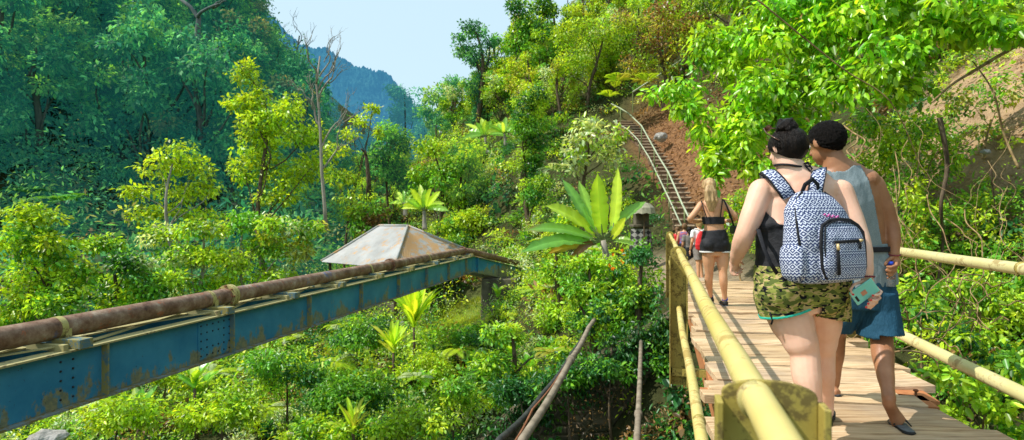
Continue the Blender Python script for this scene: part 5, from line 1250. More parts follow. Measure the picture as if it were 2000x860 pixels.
def banana(label, base, top, specs, d, seed):
    rng = np.random.default_rng(seed); root = thing('banana_plant', label, 'banana plant', base)
    mb = MB(); limb_tube(mb, Vector(base), Vector(top), .13, .07, rng, 0, .02, 8, 10); mb.build('stem', M['bark_pale'], root, smooth=True)
    for (bx, by, tx, ty, w_, dz, bow, nrm, col, tip) in specs:
        Lv = Leaves(); p0 = at(bx, by, d); p1 = at(tx, ty, d + dz)
        blade(Lv, p0, p1, w_ * d / F, bow, nrm, col, rng, tip=tip)
        me = Lv.mesh('leaf', M['leaf_gloss']); me.transform(Matrix.Translation(-root.location))
        o = bpy.data.objects.new('leaf', me); COL.objects.link(o); o.parent = root
        mbs = MB(); mbs.tube([Vector(top), p0.lerp(Vector(top), .4), p0, p0.lerp(p1, .15)], [.035, .03, .022, .012], 7); mbs.build('leaf_stalk', M['stair_post'], root, smooth=True)
    return root
F_ = (0, -1, .25)
bb = at(1183, 610, 14); bt_ = at(1178, 470, 14)
banana('big bright banana plant with upright leaves above the creepers left of the bridge', bb, bt_, [
    (1197,455,1207,326,24,.3,(.05,0,0),(-.5,-1,.1),BAN,None), (1176,455,1167,338,37,-.2,(-.05,0,0),F_,(.44,.64,.04),None),
    (1160,452,1098,350,28,.5,(-.1,0,.25),(.4,-.8,.5),BAND,None), (1165,450,1130,352,24,.8,(-.1,0,.2),(.4,-.8,.3),(.28,.50,.05),None), (1162,460,1064,402,38,-.6,(0,0,.30),(.25,-.7,.7),BAN,None),
    (1158,466,1022,452,26,-.3,(0,0,.35),(.1,-.75,.65),(.16,.36,.05),(.30,.15,.05)), (1152,472,1016,494,30,-.7,(0,0,.30),(-.1,-.8,.5),(.15,.38,.06),None),
    (1192,452,1262,394,24,.3,(0,0,.30),(-.3,-.8,.5),BAND,None), (1194,465,1222,425,20,-.5,(.1,0,.1),(-.3,-.9,.3),(.58,.68,.05),None),
    (1150,478,1070,496,20,-.4,(0,0,.2),(0,-.8,.6),(.42,.28,.03),(.45,.16,.02)), (1160,474,1108,520,16,-.5,(0,0,.5),(.3,-.8,.3),(.16,.08,.03),(.12,.06,.03)),
    (1172,460,1150,400,26,.9,(0,0,.1),F_,(.3,.5,.05),None), (1200,470,1240,480,18,-.3,(0,0,.4),(-.2,-.7,.6),(.26,.46,.05),None)], 14, 3)
def wild_banana(label, px, py, d, s, seed):
    rng = np.random.default_rng(seed); sp = []
    for i in range(11):
        a = math.pi * (i + .5) / 11 + rng.normal() * .12; ln = s * (.75 + .4 * rng.random())
        tx = px + math.cos(a) * ln; ty = py - math.sin(a) * ln * (.95) + abs(math.cos(a)) * ln * .15
        sp.append((px + math.cos(a) * s * .15, py - s * .1, tx, ty, s * (.22 + .1 * rng.random()), rng.normal() * .8, (0, 0, .28), (-.3 * math.cos(a), -1, .5), pick(rng, [BAN, (.22, .44, .05), (.45, .60, .06)]), None))
    return banana(label, at(px + 2, py + s * .7, d), at(px, py, d), sp, d, seed)
wild_banana('broad leaved banana plant behind the hut roof', 828, 412, 27, 52, 11)
wild_banana('banana plant on the slope below the lone slim tree', 948, 268, 40, 46, 12)
wild_banana('small banana plant beside the slope banana further right', 985, 262, 38, 34, 13)
wild_banana('low banana plant just left of the one behind the hut roof', 790, 400, 29, 30, 14)

# ---- spiky yellow palms below the girder
def rosette(name, label, cat, px, py, d, s, n, w_, pal, seed, spread=1.0, mat='leaf_gloss'):
    rng = np.random.default_rng(seed); b = at(px, py, d); root = thing(name, label, cat, b)
    g = gz(b.x, b.y); mb = MB(); mb.tube([Vector((b.x + .05, b.y, min(g, b.z - .2))), b], [.05, .03], 8); mb.build('stem', M['bark'], root, smooth=True)
    for i in range(n):
        a = 2 * math.pi * i / n + rng.normal() * .2; el = .5 + .9 * rng.random() ** .8
        ln = s * d / F * (.7 + .45 * rng.random())
        dv = Vector((math.cos(a) * math.cos(el) * spread, math.sin(a) * math.cos(el) * spread, math.sin(el)))
        Lv = Leaves(); st_ = b + UPV * rng.random() * .25
        blade(Lv, st_, st_ + dv * ln, w_ * d / F, (dv.x * .1, dv.y * .1, .35), (-dv.x * .5, -dv.y * .5 - .2, 1), pick(rng, pal), rng, n=10, fold=.3, tear=.08)
        me = Lv.mesh('leaf', M[mat]); me.transform(Matrix.Translation(-root.location)); o = bpy.data.objects.new('leaf', me); COL.objects.link(o); o.parent = root
rosette('spiky_palm', 'spiky yellow green palm like plant below the blue girder', 'palm', 808, 640, 16.5, 84, 26, 14, [YG, (.62, .66, .04), LG], 5)
rosette('spiky_palm', 'smaller drooping yellow plant in front of the spiky palm', 'palm', 768, 690, 15.5, 50, 18, 11, [YG, (.66, .62, .06), LG], 6, 1.3)
rosette('spiky_palm', 'low strap leaved clump at the bottom edge left of the black hose', 'palm', 690, 850, 10, 60, 18, 10, [LG, YG, OL], 8, 1.2)

# ---- ferns
def fern(label, px, py, d, s, n, pal, seed, lean=(0, -.3, 0)):
    rng = np.random.default_rng(seed); b = at(px, py, d); root = thing('fern', label, 'fern', b)
    for i in range(n):
        a = 2 * math.pi * (i + rng.random() * .6) / n; ln = s * d / F * (.75 + .4 * rng.random()); el = .45 + .5 * rng.random()
        h = Vector((math.cos(a), math.sin(a), 0)); col = np.array(pick(rng, pal)); Lv = Leaves(); m = 22
        ts = np.linspace(.08, 1, m); pts = np.array([tuple(b + (h * math.cos(el) + Vector(lean)) * ln * t + UPV * (math.sin(el) * ln * t - ln * .55 * t * t)) for t in ts])
        ax = nrmz(np.gradient(pts, axis=0)); sd = nrmz(np.cross(ax, np.array([0, 0, 1.]))); nn = np.cross(sd, ax)
        lw = ln * .26 * np.sin(np.pi * (ts * .85 + .12)) + .01
        for sg in (-1, 1): Lv.add(*leaf_geo(pts, sd * sg + ax * .45, nn, lw, lw * .28, np.clip(col[None] * (.8 + .4 * rng.random((m, 1))), 0, 1), False))
        me = Lv.mesh('frond', M['leaf']); me.transform(Matrix.Translation(-b)); o = bpy.data.objects.new('frond', me); COL.objects.link(o); o.parent = root
fern('pale fern on the slope above left of the big banana plant', 1082, 335, 22, 44, 9, [WG, LG, (.2, .34, .15)], 1)
fern('fern under the feathery pale tree near the top of the steps', 1205, 160, 31, 46, 9, [LG, OL, YG], 2)
fern('second fern just right of the one near the top of the steps', 1262, 160, 30, 40, 8, [OL, LG], 3)
fern('fern drooping at the top end of the stair handrail', 1190, 190, 31, 36, 9, [LG, YG], 4)
fern('arching pale fern at the right end of the ivy bush in the gorge', 1078, 690, 11.6, 60, 7, [WG, OL, LG], 5)
fern('fern among the bushes near the bottom centre', 815, 740, 13, 50, 8, [LG, WG], 6)
fern('feathery fern on the lower left hillside', 130, 395, 33, 60, 10, [TEAL, MG], 7)
fern('feathery fern right of the other one on the lower left hillside', 60, 380, 35, 60, 10, [TEAL, DG], 8)

# ferns and broad leaved plants growing through the undergrowth, copied
def copy_plant(src, loc, rz, s, label, group):
    c = src.copy(); COL.objects.link(c); c.location = loc; c.rotation_euler = (0, 0, rz); c.scale = (s, s, s); c['label'] = label; c['group'] = group
    for ch in src.children: k = ch.copy(); COL.objects.link(k); k.parent = c
    return c
fern('arching fern growing out of the valley undergrowth', 520, 800, 12, 60, 10, [LG, WG, YG], 21); f1 = bpy.data.objects[[o.name for o in bpy.data.objects if o.get('label') == 'arching fern growing out of the valley undergrowth'][0]]; f1['group'] = 'ferns in the valley undergrowth'
rng = np.random.default_rng(91); k = 0
while k < 34:
    x = -14 + 19 * rng.random(); y = 9 + 24 * rng.random(); z = gz(x, y); px, py = to_px(x, y, z)
    if not (0 < px < 1180 and 470 < py < 880) or (735 < px < 960 and y > 17) or abs(x - stair_x(min(max(y, 18), 33))) < 1.6: continue
    copy_plant(f1, (x, y, z + .35 + .3 * rng.random()), rng.random() * 6.28, (.7 + .9 * rng.random()) * (1 + max(0, y - 14) * .03), 'arching fern growing out of the valley undergrowth', 'ferns in the valley undergrowth'); k += 1
rosette('broad_leaved_plant', 'broad leaved plant standing up through the valley undergrowth', 'plant', 380, 760, 12.5, 46, 11, 17, [LG, WG, MG], 22, 1.2); f2 = [o for o in bpy.data.objects if o.get('label') == 'broad leaved plant standing up through the valley undergrowth'][0]; f2['group'] = 'broad leaved plants in the valley undergrowth'
k = 0
while k < 30:
    x = -15 + 19 * rng.random(); y = 9 + 22 * rng.random(); z = gz(x, y); px, py = to_px(x, y, z)
    if not (0 < px < 1180 and 470 < py < 880) or (735 < px < 960 and y > 17): continue
    copy_plant(f2, (x, y, z + .35 + .4 * rng.random()), rng.random() * 6.28, .6 + .8 * rng.random(), 'broad leaved plant standing up through the valley undergrowth', 'broad leaved plants in the valley undergrowth'); k += 1

# orange flowers in the creepers
rng = np.random.default_rng(77)
for i in range(9):
    p = at(1188 + 34 * rng.random(), 486 + 40 * rng.random(), 12.55 + .2 * rng.random()); Lv = Leaves(); n = 7
    Lv.add(*leaf_geo(np.repeat([tuple(p)], n, 0), nrmz(rng.normal(size=(n, 3)) + [0, -.6, .3]), rng.normal(size=(n, 3)), .055, .035, np.tile([.85, .30, .02], (n, 1)), False))
    o = link_mesh('flower', Lv.mesh('flower', M['dry_leaf']), None); tag(o, 'small orange flower in the creepers below the banana plant', 'flower', 'orange flowers in the creepers')

# ---- dry creeper stems on the bank right of the bridge
rng = np.random.default_rng(55)
for i in range(34):
    px = 1640 + 330 * rng.random(); d0 = 7.0 + 2.5 * rng.random(); y0 = 200 + 260 * rng.random(); y1 = y0 + 120 + 250 * rng.random() ** 1.5
    d1 = d0 - 1.4 - rng.random(); n = 9; off = rng.normal() * 70; pts = []
    for k in range(n + 1):
        t = k / n; pts.append(at(px + off * t + 26 * math.sin(t * 5 + i) + rng.normal() * 7, y0 + (y1 - y0) * t, d0 + (d1 - d0) * t))
    pts = smooth_pts(pts); r_ = .003 + .009 * rng.random() ** 2
    o = MB().tube(pts, [r_ * (1 - .55 * k / (len(pts) - 1)) for k in range(len(pts))], 6).build('dry_vine', M['vine'], smooth=True)
    tag(o, 'dry brown creeper stem hanging down the bank right of the walkers', 'vine', 'dry creeper stems hanging down the right bank')
for i in range(24):
    px = 1700 + 300 * rng.random(); py = 500 + 170 * rng.random(); d0 = 5.0 + 1.1 * rng.random(); a = rng.random() * 6.28; ln = 60 + 90 * rng.random(); n = 8; cur = rng.normal() * 1.4; pts = []
    for k in range(n + 1):
        t = k / n; pts.append(at(px + math.cos(a + cur * t) * ln * t, py + math.sin(a + cur * t) * ln * t * .7 + rng.normal() * 4, d0 + .3 * math.sin(t * 4 + i)))
    pts = smooth_pts(pts)
    o = MB().tube(pts, [.005 * (1 - .7 * k / (len(pts) - 1)) + .0015 for k in range(len(pts))], 6).build('dry_twig', M['vine'], smooth=True)
    tag(o, 'pale dry twig tangled below the right handrail', 'twig', 'pale twigs tangled below the right handrail')
for (pts, r, lab) in [([(2010,75),(1950,110),(1900,140),(1860,165),(1820,200)], .03, 'pale dry branch slanting across the upper right corner'), ([(1835,230),(1850,320),(1838,400),(1842,470),(1830,560)], .035, 'dark upright stem in the creepers right of the man'), ([(1990,330),(1960,260),(1940,180),(1900,120)], .018, 'thin bent stem crossing the bare bank'), ([(1935,330),(1948,420),(1990,520)], .014, 'thin dark stem at the right edge of the bare bank'), ([(1480,0),(1640,130),(1740,200),(1800,330)], .012, 'thin twig hanging from the overhanging tree')]:
    pts = smooth_pts([at(x, y, 8.0 + .2 * math.sin(x)) for x, y in pts], 6)
    o = MB().tube(pts, [r * (1 - .6 * k / len(pts)) for k in range(len(pts))], 8).build('branch', M['bark'] if 'dark' in lab else M['vine'], smooth=True); tag(o, lab, 'branch')
# curled dry tendril beside the deck
pts = [at(1770 + 62 * math.cos(a) * (1 - .05 * a), 715 - 30 * math.sin(a), 4.9) for a in np.linspace(-2.6, 2.0, 16)]
tag(MB().tube(pts, .008, 6).build('dry_tendril', M['vine'], smooth=True), 'curled pale tendril beside the deck planks', 'vine')

# ================================================================== footbridge
DX = .267; ZD = -1.2
def br(a, t, z): return Vector((a + DX * t, t, z))        # a across, t along, z up
bdir = Vector((DX, 1, 0)).normalized(); bside = Vector((1, -DX, 0)).normalized(); UP = Vector((0, 0, 1))
rng = np.random.default_rng(11)
fb = thing('footbridge', 'wooden plank footbridge with yellow pipe railings that the walkers are crossing', 'footbridge', br(1, 1, ZD))
# planks
t = .9; pd = Vector((1, -.14, 0)).normalized(); k = 0
marks = [2.25, 2.60, 2.97, 3.32, 3.72, 3.90, 4.16, 4.62, 4.85, 5.12, 5.45, 5.7, 6.0, 6.3]
while t < 10.9:
    nxt = next((m for m in marks if m > t + .08), None)
    wd = (nxt - t) if nxt and nxt - t < .6 else .2 + .12 * rng.random()
    if k < 3: wd = .42
    tm = t + wd / 2
    aL = .36 + .05 * rng.normal() * .7; aR = 1.84 + .09 * rng.normal()
    if 4.6 < tm < 4.9: aR = 1.92
    if 3.95 < tm < 4.15: aR = 1.55
    if 3.7 < tm < 3.95: aR = 1.62
    th = .028 + .004 * rng.random()
    p0 = br(aL, tm + .10, ZD - th + .006 * rng.normal()); p1 = p0 + pd * (aR - aL) * 1.02
    mb = MB()
    n = 7; yv = Vector((.14, 1, 0)).normalized()
    rows = []
    e1 = .010 * rng.normal(size=n + 1); e2 = .010 * rng.normal(size=n + 1); zz = .004 * rng.normal(size=n + 1)
    tw = .012 * rng.normal()
    for i in range(n + 1):
        c = p0.lerp(p1, i / n) + UP * zz[i]
        if i in (0, n): c = c + pd * .02 * rng.normal()
        hw = wd / 2 - .006
        a0 = c - yv * (hw + e1[i] * .5); a1 = c + yv * (hw + e2[i] * .5)
        a0 = a0 - pd * (.02 * rng.random() if i == n else 0) + UP * (tw * (i / n - .5)); a1 = a1 - UP * (tw * (i / n - .5))
        rows += [a0 + UP * th, a1 + UP * th, a1 - UP * th, a0 - UP * th]
    fs = []
    for i in range(n):
        for j in range(4):
            a = i * 4 + j; b = i * 4 + (j + 1) % 4
            fs.append((a, b, b + 4, a + 4))
    fs += [(3, 2, 1, 0), (n * 4, n * 4 + 1, n * 4 + 2, n * 4 + 3)]
    mb.add(rows, fs); mb.build('deck_plank', M['deck'], fb, bevel=.004)
    t += wd; k += 1
# bearers under the deck
for a, nm in ((.42, 'l'), (1.72, 'r')):
    mb = MB(); hb = Vector((bdir.x, bdir.y, 0))
    mb.box(br(a, 5.2, ZD - .17), bside * .05, bdir * 5.6, UP * .105); mb.build('steel_bearer', M['primer'], fb, bevel=.006)
for tt in np.arange(1.8, 10.6, 2.0):
    MB().box(br(1.07, tt, ZD - .16), bside * .585, bdir * .04, UP * .07).build('cross_bearer', M['primer'], fb)
for (a, tt) in ((1.70, 3.86), (1.76, 3.98), (.40, 4.0)):
    MB().box(br(a, tt, ZD - .045), bside * .12, bdir * .13, UP * .012).build('bearer_plate', M['primer'], fb)
b = MB(); q = br(1.71, 3.80, ZD - .03); b.tube([q, q + UP * .075], .008, 8); b.ball(q + UP * .08, (.017, .017, .010)); b.build('bolt', M['rust_wire'], fb)
# rails
def rail_curve(a, z, t0, t1, n=26, wob=.006):
    return [br(a + wob * math.sin(t0 + i * 1.3), t0 + (t1 - t0) * i / n, z + wob * math.sin(i * .9)) for i in range(n + 1)]
AL, AR = .138, 1.97
o = MB().tube(rail_curve(AL, -.265, .22, 11.2, wob=.003), .0228, 20).build('handrail', M['yellow_paint'], fb, smooth=True)
MB().tube(rail_curve(AL, -.754, .5, 11.2, wob=.004), .0225, 16).build('lower_rail', M['yellow_paint'], fb, smooth=True)
MB().tube(rail_curve(AR, -.265, 1.3, 11.0, wob=.004), .035, 18).build('handrail', M['yellow_pale'], fb, smooth=True)
MB().tube(rail_curve(AR, -.95, 1.3, 11.0, wob=.004), .042, 18).build('lower_rail', M['yellow_pale'], fb, smooth=True)
for (a, z, tt, r) in ((AL, -.265, 6.6, .0245), (AL, -.265, 3.0, .0242), (AR, -.265, 3.07, .0372), (AL, -.754, 2.1, .0242)):
    MB().tube([br(a, tt, z), br(a, tt + .018, z)], r, 18).build('weld_seam', M['olive_paint'], fb, smooth=True)
# posts: channel plates with a rounded head the top rail runs through
def post(a, t, zt, zb, hw, dep, head=.75, ft=1.0):
    mb = MB(); n = 12; th = .008
    poly = [(-hw, zb), (hw, zb), (hw, zt - hw * head)]
    poly += [(hw * math.cos(x), zt - hw * head + hw * head * math.sin(x)) for x in np.linspace(0, math.pi, n)[1:-1]]
    poly += [(-hw, zt - hw * head)]
    c = br(a, t, 0)
    mb.prism(poly, c, bside, UP, bdir * th)
    for s in (-1, 1):
        mb.box(c + bside * s * (hw + .005) - bdir * (dep / 2 - th / 2 - .004) + UP * ((zt - hw * ft + zb) / 2 - .01), bside * .005, bdir * dep / 2, UP * ((zt - hw * ft - zb) / 2 - .01))
    return mb.build('post', M['olive_paint'], fb, bevel=.002)
post(AL + .02, .835, -.238, -1.55, .066, .040, .32, .12)
MB().tube([br(AL, .822, -.2655), br(AL, .848, -.2655)], .0262, 20, cap=True).build('rail_collar', M['strap_yellow'], fb, smooth=True)
post(AL, 4.85, -.228, -1.42, .065, .10)
post(AL, 10.3, -.21, -1.42, .062, .10)
post(AR, 5.84, -.215, -1.45, .07, .10); post(AR, 9.9, -.2, -1.4, .065, .10); post(AR, 1.5, -.215, -1.45, .07, .10)
for tt in (4.75, 10.2):
    MB().box(br(.26, tt + .05, ZD - .1), bside * .17, bdir * .03, UP * .03).build('post_arm', M['olive_paint'], fb)
for tt in (5.84, 9.9, 1.5):
    MB().box(br(1.84, tt + .05, ZD - .13), bside * .11, bdir * .03, UP * .03).build('post_arm', M['olive_paint'], fb)

# ================================================================== pipe bridge with its blue girders
D2 = .2045
def pb(a, t, z): return Vector((a + D2 * t, t, z))
pdir = Vector((D2, 1, 0)).normalized(); pside = Vector((1, -D2, 0)).normalized()
gb = thing('girder_bridge', 'flaking blue steel girder bridge carrying the rusty pipe across the gorge', 'girder bridge', pb(-5.5, 10, -1.8))
ZT, ZB = -1.254, -1.80
KINK = 19.6
def girder(a, facing):
    mb = MB(); t0, t1 = -3.0, KINK; L2 = (t1 - t0) / 2 * math.sqrt(1 + D2 * D2); mid = (t0 + t1) / 2
    mb.box(pb(a, mid, (ZT + ZB) / 2), pside * .006, pdir * L2, UP * ((ZT - ZB) / 2 - .012))
    g = mb.build('girder', M['blue_girder'], gb)
    MB().box(pb(a, mid, ZT), pside * .085, pdir * L2, UP * .009).build('top_flange', M['flange_top'], g)
    MB().box(pb(a, mid, ZB), pside * .085, pdir * L2, UP * .009).build('bottom_flange', M['flange_dirty'], g)
    # second span beyond the kink: swings right and drops to the bank
    e0 = pb(a, KINK, 0); e1 = e0 + Vector((1.75, 2.3, 0)); dd = (e1 - e0).normalized(); sd = Vector((dd.y, -dd.x, 0))
    dz0, dz1 = 0, -.62
    poly = [e0 + UP * (ZT - .012), e1 + UP * (ZT - .012 + dz1), e1 + UP * (ZB + .012 + dz1), e0 + UP * (ZB + .012)]
    mb = MB(); mb.add([p + sd * .006 for p in poly] + [p - sd * .006 for p in poly], [(0, 1, 2, 3), (7, 6, 5, 4)] + [(i, i + 4, (i + 1) % 4 + 4, (i + 1) % 4) for i in range(4)])
    mb.build('girder_end_span', M['blue_girder'], g)
    for zz, m in ((ZT, 'flange_top'), (ZB, 'blue_girder')):
        c0 = e0 + UP * zz; c1 = e1 + UP * (zz + dz1); f = (c1 - c0); up = f.cross(sd).normalized()
        MB().box((c0 + c1) / 2, sd * .085, f / 2, up * .009).build('end_span_flange', M[m], g)
    for fr in (.08, .5, .96):
        c = e0.lerp(e1, fr) + UP * ((ZT + ZB) / 2 + dz1 * fr)
        MB().box(c + sd * .045, sd * .038, dd * .006, UP * (.255)).build('stiffener', M['blue_girder'], g)
    for tt in np.arange(.22, KINK, 1.85):
        MB().box(pb(a + facing * .045, tt, (ZT + ZB) / 2), pside * .038, pdir * .010, UP * ((ZT - ZB) / 2 - .011)).build('stiffener', M['bracket'], g)
    return g
g1 = girder(-5.39, 1); g2 = girder(-5.95, -1)
# splice plate with rivets on the near web
sp = MB().box(pb(-5.378, 7.35, -1.53), pside * .005, pdir * .30, UP * .235).build('splice_plate', M['blue_girder'], g1)
for i in range(6):
    for j in range(5):
        if i in (2, 3) and j == 2: continue
        MB().ball(pb(-5.372, 7.10 + i * .10, -1.72 + j * .095), (.012, .012, .012), n=6, m=4).build('rivet', M['black_plastic'], g1)
for i in range(2):
    for j in range(5): MB().ball(pb(-5.382, 5.35 + i * .12, -1.71 + j * .09), (.012,) * 3, n=6, m=4).build('rivet', M['black_plastic'], g1)
# cross brackets, straps and lattice bracing on top
BR = [.22, 2.07, 3.92, 5.55, 7.55, 9.05, 10.55, 12.2, 13.95, 15.8, 17.6, 19.3]
for tt in BR:
    b1 = MB().box(pb(-5.64, tt, ZT + .055), pside * .38, pdir * .07, UP * .045).build('cross_bracket', M['bracket'], gb, bevel=.004)
    MB().box(pb(-5.55, tt - .16, ZT + .040), pside * .22, pdir * .025, UP * .030).build('bracket_angle', M['flange_top'], gb, bevel=.003)
for i in range(len(BR) - 1):
    a0 = pb(-5.42, BR[i] + .1, ZT + .032); a1 = pb(-5.90, BR[i + 1] - .1, ZT + .032)
    f = a1 - a0; s = f.cross(UP).normalized()
    MB().box((a0 + a1) / 2, s * .035, f / 2, UP * .005).build('lattice_brace', M['flange_top'], gb)
    a0 = pb(-5.90, BR[i] + .1, ZT + .046); a1 = pb(-5.42, BR[i + 1] - .1, ZT + .046); f = a1 - a0; s = f.cross(UP).normalized()
    MB().box((a0 + a1) / 2, s * .030, f / 2, UP * .005).build('lattice_brace', M['flange_top'], gb)
# the pipe on top
PZ = -1.065; PA = -5.62
wp = thing('water_pipe', 'long rusty steel water pipe with flanged joint lying on the blue girders', 'pipe', pb(PA, 10, PZ - .11))
pts = [pb(PA, tt, PZ) for tt in np.linspace(-3, KINK - .25, 30)]
MB().tube(pts, .108, 28).build('pipe', M['rusty_pipe'], wp, smooth=True)
e0 = pb(PA, KINK - .25, PZ); e1 = e0 + Vector((1.9, 2.5, -.62))
o = MB(); o.tube([e0 - pdir * .02, e0 + Vector((.16, .36, -.03)), e1], .106, 24); o.build('pipe_bend', M['rusty_pipe'], wp, smooth=True)
for tt, n in ((7.94, 8), (13.35, 8), (19.25, 8)):
    fl = MB()
    for s in (-.026, .026): fl.tube([pb(PA, tt + s - .018, PZ), pb(PA, tt + s + .018, PZ)], .155, 28)
    f_ = fl.build('pipe_flange', M['rusty_pipe'] if tt > 8 else M['strap_yellow'], wp); smooth_by_angle(f_)
    for i in range(n):
        an = 2 * math.pi * i / n
        q = pb(PA, tt, PZ) + pside * .133 * math.cos(an) + UP * .133 * math.sin(an)
        MB().tube([q - pdir * .075, q + pdir * .075], .013, 6).build('flange_bolt', M['rust_wire'], f_)
for tt in (2.1, 5.55, 7.55, 12.2, 15.8):
    st = MB().tube([pb(PA, tt - .03, PZ), pb(PA, tt + .03, PZ)], .114, 28).build('pipe_strap', M['strap_yellow'], wp); smooth_by_angle(st)
    MB().box(pb(PA + .118, tt, PZ - .075), pside * .006, pdir * .028, UP * .07).build('strap_leg', M['strap_yellow'], st)

# pier
pr = MB(); pc = at(975, 590, 20.6); x0, x1 = pc.x - .62, pc.x + .62
def frus(c, hx0, hy0, hx1, hy1, z0, z1):
    return [(c.x - hx0, c.y - hy0, z0), (c.x + hx0, c.y - hy0, z0), (c.x + hx0, c.y + hy0, z0), (c.x - hx0, c.y + hy0, z0),
            (c.x - hx1, c.y - hy1, z1), (c.x + hx1, c.y - hy1, z1), (c.x + hx1, c.y + hy1, z1), (c.x - hx1, c.y + hy1, z1)]
QF = [(3, 2, 1, 0), (4, 5, 6, 7), (0, 1, 5, 4), (1, 2, 6, 5), (2, 3, 7, 6), (3, 0, 4, 7)]
pr.add(frus(pc, .70, .55, .62, .45, -5.0, -2.12), QF)
o = pr.build('bridge_pier', M['concrete'], bevel=.03)
tag(o, 'stained concrete pier under the far end of the blue girders', 'pier')

# ================================================================== hut
hut = thing('open_hut', 'open sided hut with grey and rusty corrugated hip roof beyond the pipe', 'hut', (-5.5, 27.5, -3.95))
Lc = Vector((-9.15, 27.0, -2.0)); Fc_ = Vector((-4.88, 23.25, -2.0)); sv = (Fc_ - Lc).normalized(); nv = Vector((-sv.y, sv.x, 0))
Rc = Fc_ + nv * 6.0; Bc = Lc + nv * 6.0
Ra = at(741, 442, 27.9); Rb = at(796, 442, 26.9); Ra.z = Rb.z = -.30
rf = MB(); rfo = None
def roof_face(name, quad, rusty, parent):
    """corrugated sheet: eave a->b, top d->c"""
    a, b, c, d = quad; nu = 90; nv_ = 2
    nrm = (b - a).cross(d - a).normalized()
    if nrm.z < 0: nrm = -nrm
    V = []; C = []
    for i in range(nu + 1):
        u = i / nu; off = nrm * (.022 * math.sin(i * math.pi))
        off = nrm * (.02 * (1 if i % 2 else -1))
        sheet = math.floor(u * 7)
        for j in range(2):
            p = (a.lerp(b, u) if j == 0 else d.lerp(c, u)) + off
            V.append(p); C.append((rusty + .9 * ((math.sin(sheet * 7.3 + rusty) * 43.7) % 1 - .5), 0, 0))
    Fq = []
    for i in range(nu): q = i * 2; Fq += [q, q + 2, q + 3, q + 1]
    return link_mesh(name, fast_mesh(name, np.array([tuple(v) for v in V]), np.array(Fq), 4, np.array(C), M['roof']), None, parent)
roof_face('roof_panel', (Lc, Fc_, Rb, Ra), -.25, hut)
roof_face('roof_panel', (Fc_, Rc, Rb + Vector((.01, .01, 0)), Rb), .75, hut)
roof_face('roof_panel', (Rc, Bc, Ra, Rb), .2, hut); roof_face('roof_panel', (Bc, Lc, Ra, Ra - Vector((.01, .01, 0))), .2, hut)
for p, q in ((Ra, Rb), (Fc_, Rb), (Lc, Ra), (Rc, Rb)):
    MB().tube([p + UP * .03, q + UP * .03], .06, 8).build('ridge_cap', M['roof'], hut, smooth=True)
ins = (Lc + Rc) / 2
for p in (Lc, Fc_, Rc, Bc, (Lc + Fc_) / 2, (Fc_ + Rc) / 2):
    q = p.lerp(ins, .10); z0 = gz(q.x, q.y)
    MB().tube([(q.x, q.y, z0 - .2), (q.x, q.y, -1.92)], .07, 10).build('post', M['bark'], hut, smooth=True)
    MB().tube([(q.x, q.y, z0 - .1), (q.x, q.y, z0 + .22)], [.17, .11], 10).build('post_foot', M['concrete'], hut)
for p, q in ((Lc, Fc_), (Fc_, Rc), (Rc, Bc), (Bc, Lc)):
    p2 = p.lerp(ins, .10) + UP * .02; q2 = q.lerp(ins, .10) + UP * .02
    MB().box((p2 + q2) / 2, (q2 - p2) / 2, (q2 - p2).cross(UP).normalized() * .05, UP * .07).build('eave_beam', M['bark'], hut)
fl = MB(); fl.add([p.lerp(ins, .16) * 1 + UP * (-1.62) for p in (Lc, Fc_, Rc, Bc)] + [p.lerp(ins, .16) + UP * (-2.3) for p in (Lc, Fc_, Rc, Bc)], [(0, 1, 2, 3)] + [(i, (i + 1) % 4, (i + 1) % 4 + 4, i + 4) for i in range(4)])
fl.build('floor_platform', M['concrete'], hut)

# ================================================================== pipes running under the footbridge
def run_pipe(name, pxs, rad, mat, label, cat, joints=()):
    pts = [at(*p) for p in pxs]; t_ = thing(name, label, cat, pts[-1])
    d = []
    for i in range(len(pts) - 1):
        for j in range(6): d.append(pts[i].lerp(pts[i + 1], j / 6) + UP * (-.04 * math.sin(math.pi * j / 6)))
    d.append(pts[-1])
    MB().tube(d, rad, 14).build('tube', mat, t_, smooth=True)
    for fr in joints:
        k = int(fr * (len(d) - 1)); v = (d[min(k + 1, len(d) - 1)] - d[k - 1]).normalized()
        MB().tube([d[k] - v * .06, d[k] + v * .06], rad * 1.35, 12).build('coupling', mat, t_, smooth=True)
    return t_
run_pipe('water_pipe', [(985, 920, 4.6), (1020, 860, 5.1), (1115, 703, 8.0), (1150, 640, 10.4), (1180, 590, 13.8)], .042, M['grey_pipe'], 'thick grey pipe slanting up out of the gorge into the creepers below the banana plant', 'pipe', (.5,))
run_pipe('water_hose', [(930, 900, 4.6), (975, 860, 5.1), (1060, 770, 7.2), (1118, 690, 9.0), (1158, 622, 12)], .034, M['black_pipe'], 'black hose sagging beside the thick grey pipe in the gorge', 'hose')
run_pipe('steel_cable', [(985, 890, 4.7), (1040, 800, 6.2), (1108, 708, 8.0), (1140, 655, 10)], .013, M['rust_wire'], 'thin rusty cable between the black hose and the thick grey pipe', 'cable')
run_pipe('drain_pipe', [(1241, 905, 4.8), (1244, 860, 5.3), (1249, 760, 7.4), (1252, 668, 10.4)], .034, M['grey_pipe'], 'lone thin grey pipe running straight below the left handrail towards the stone wall', 'pipe', (.55,))

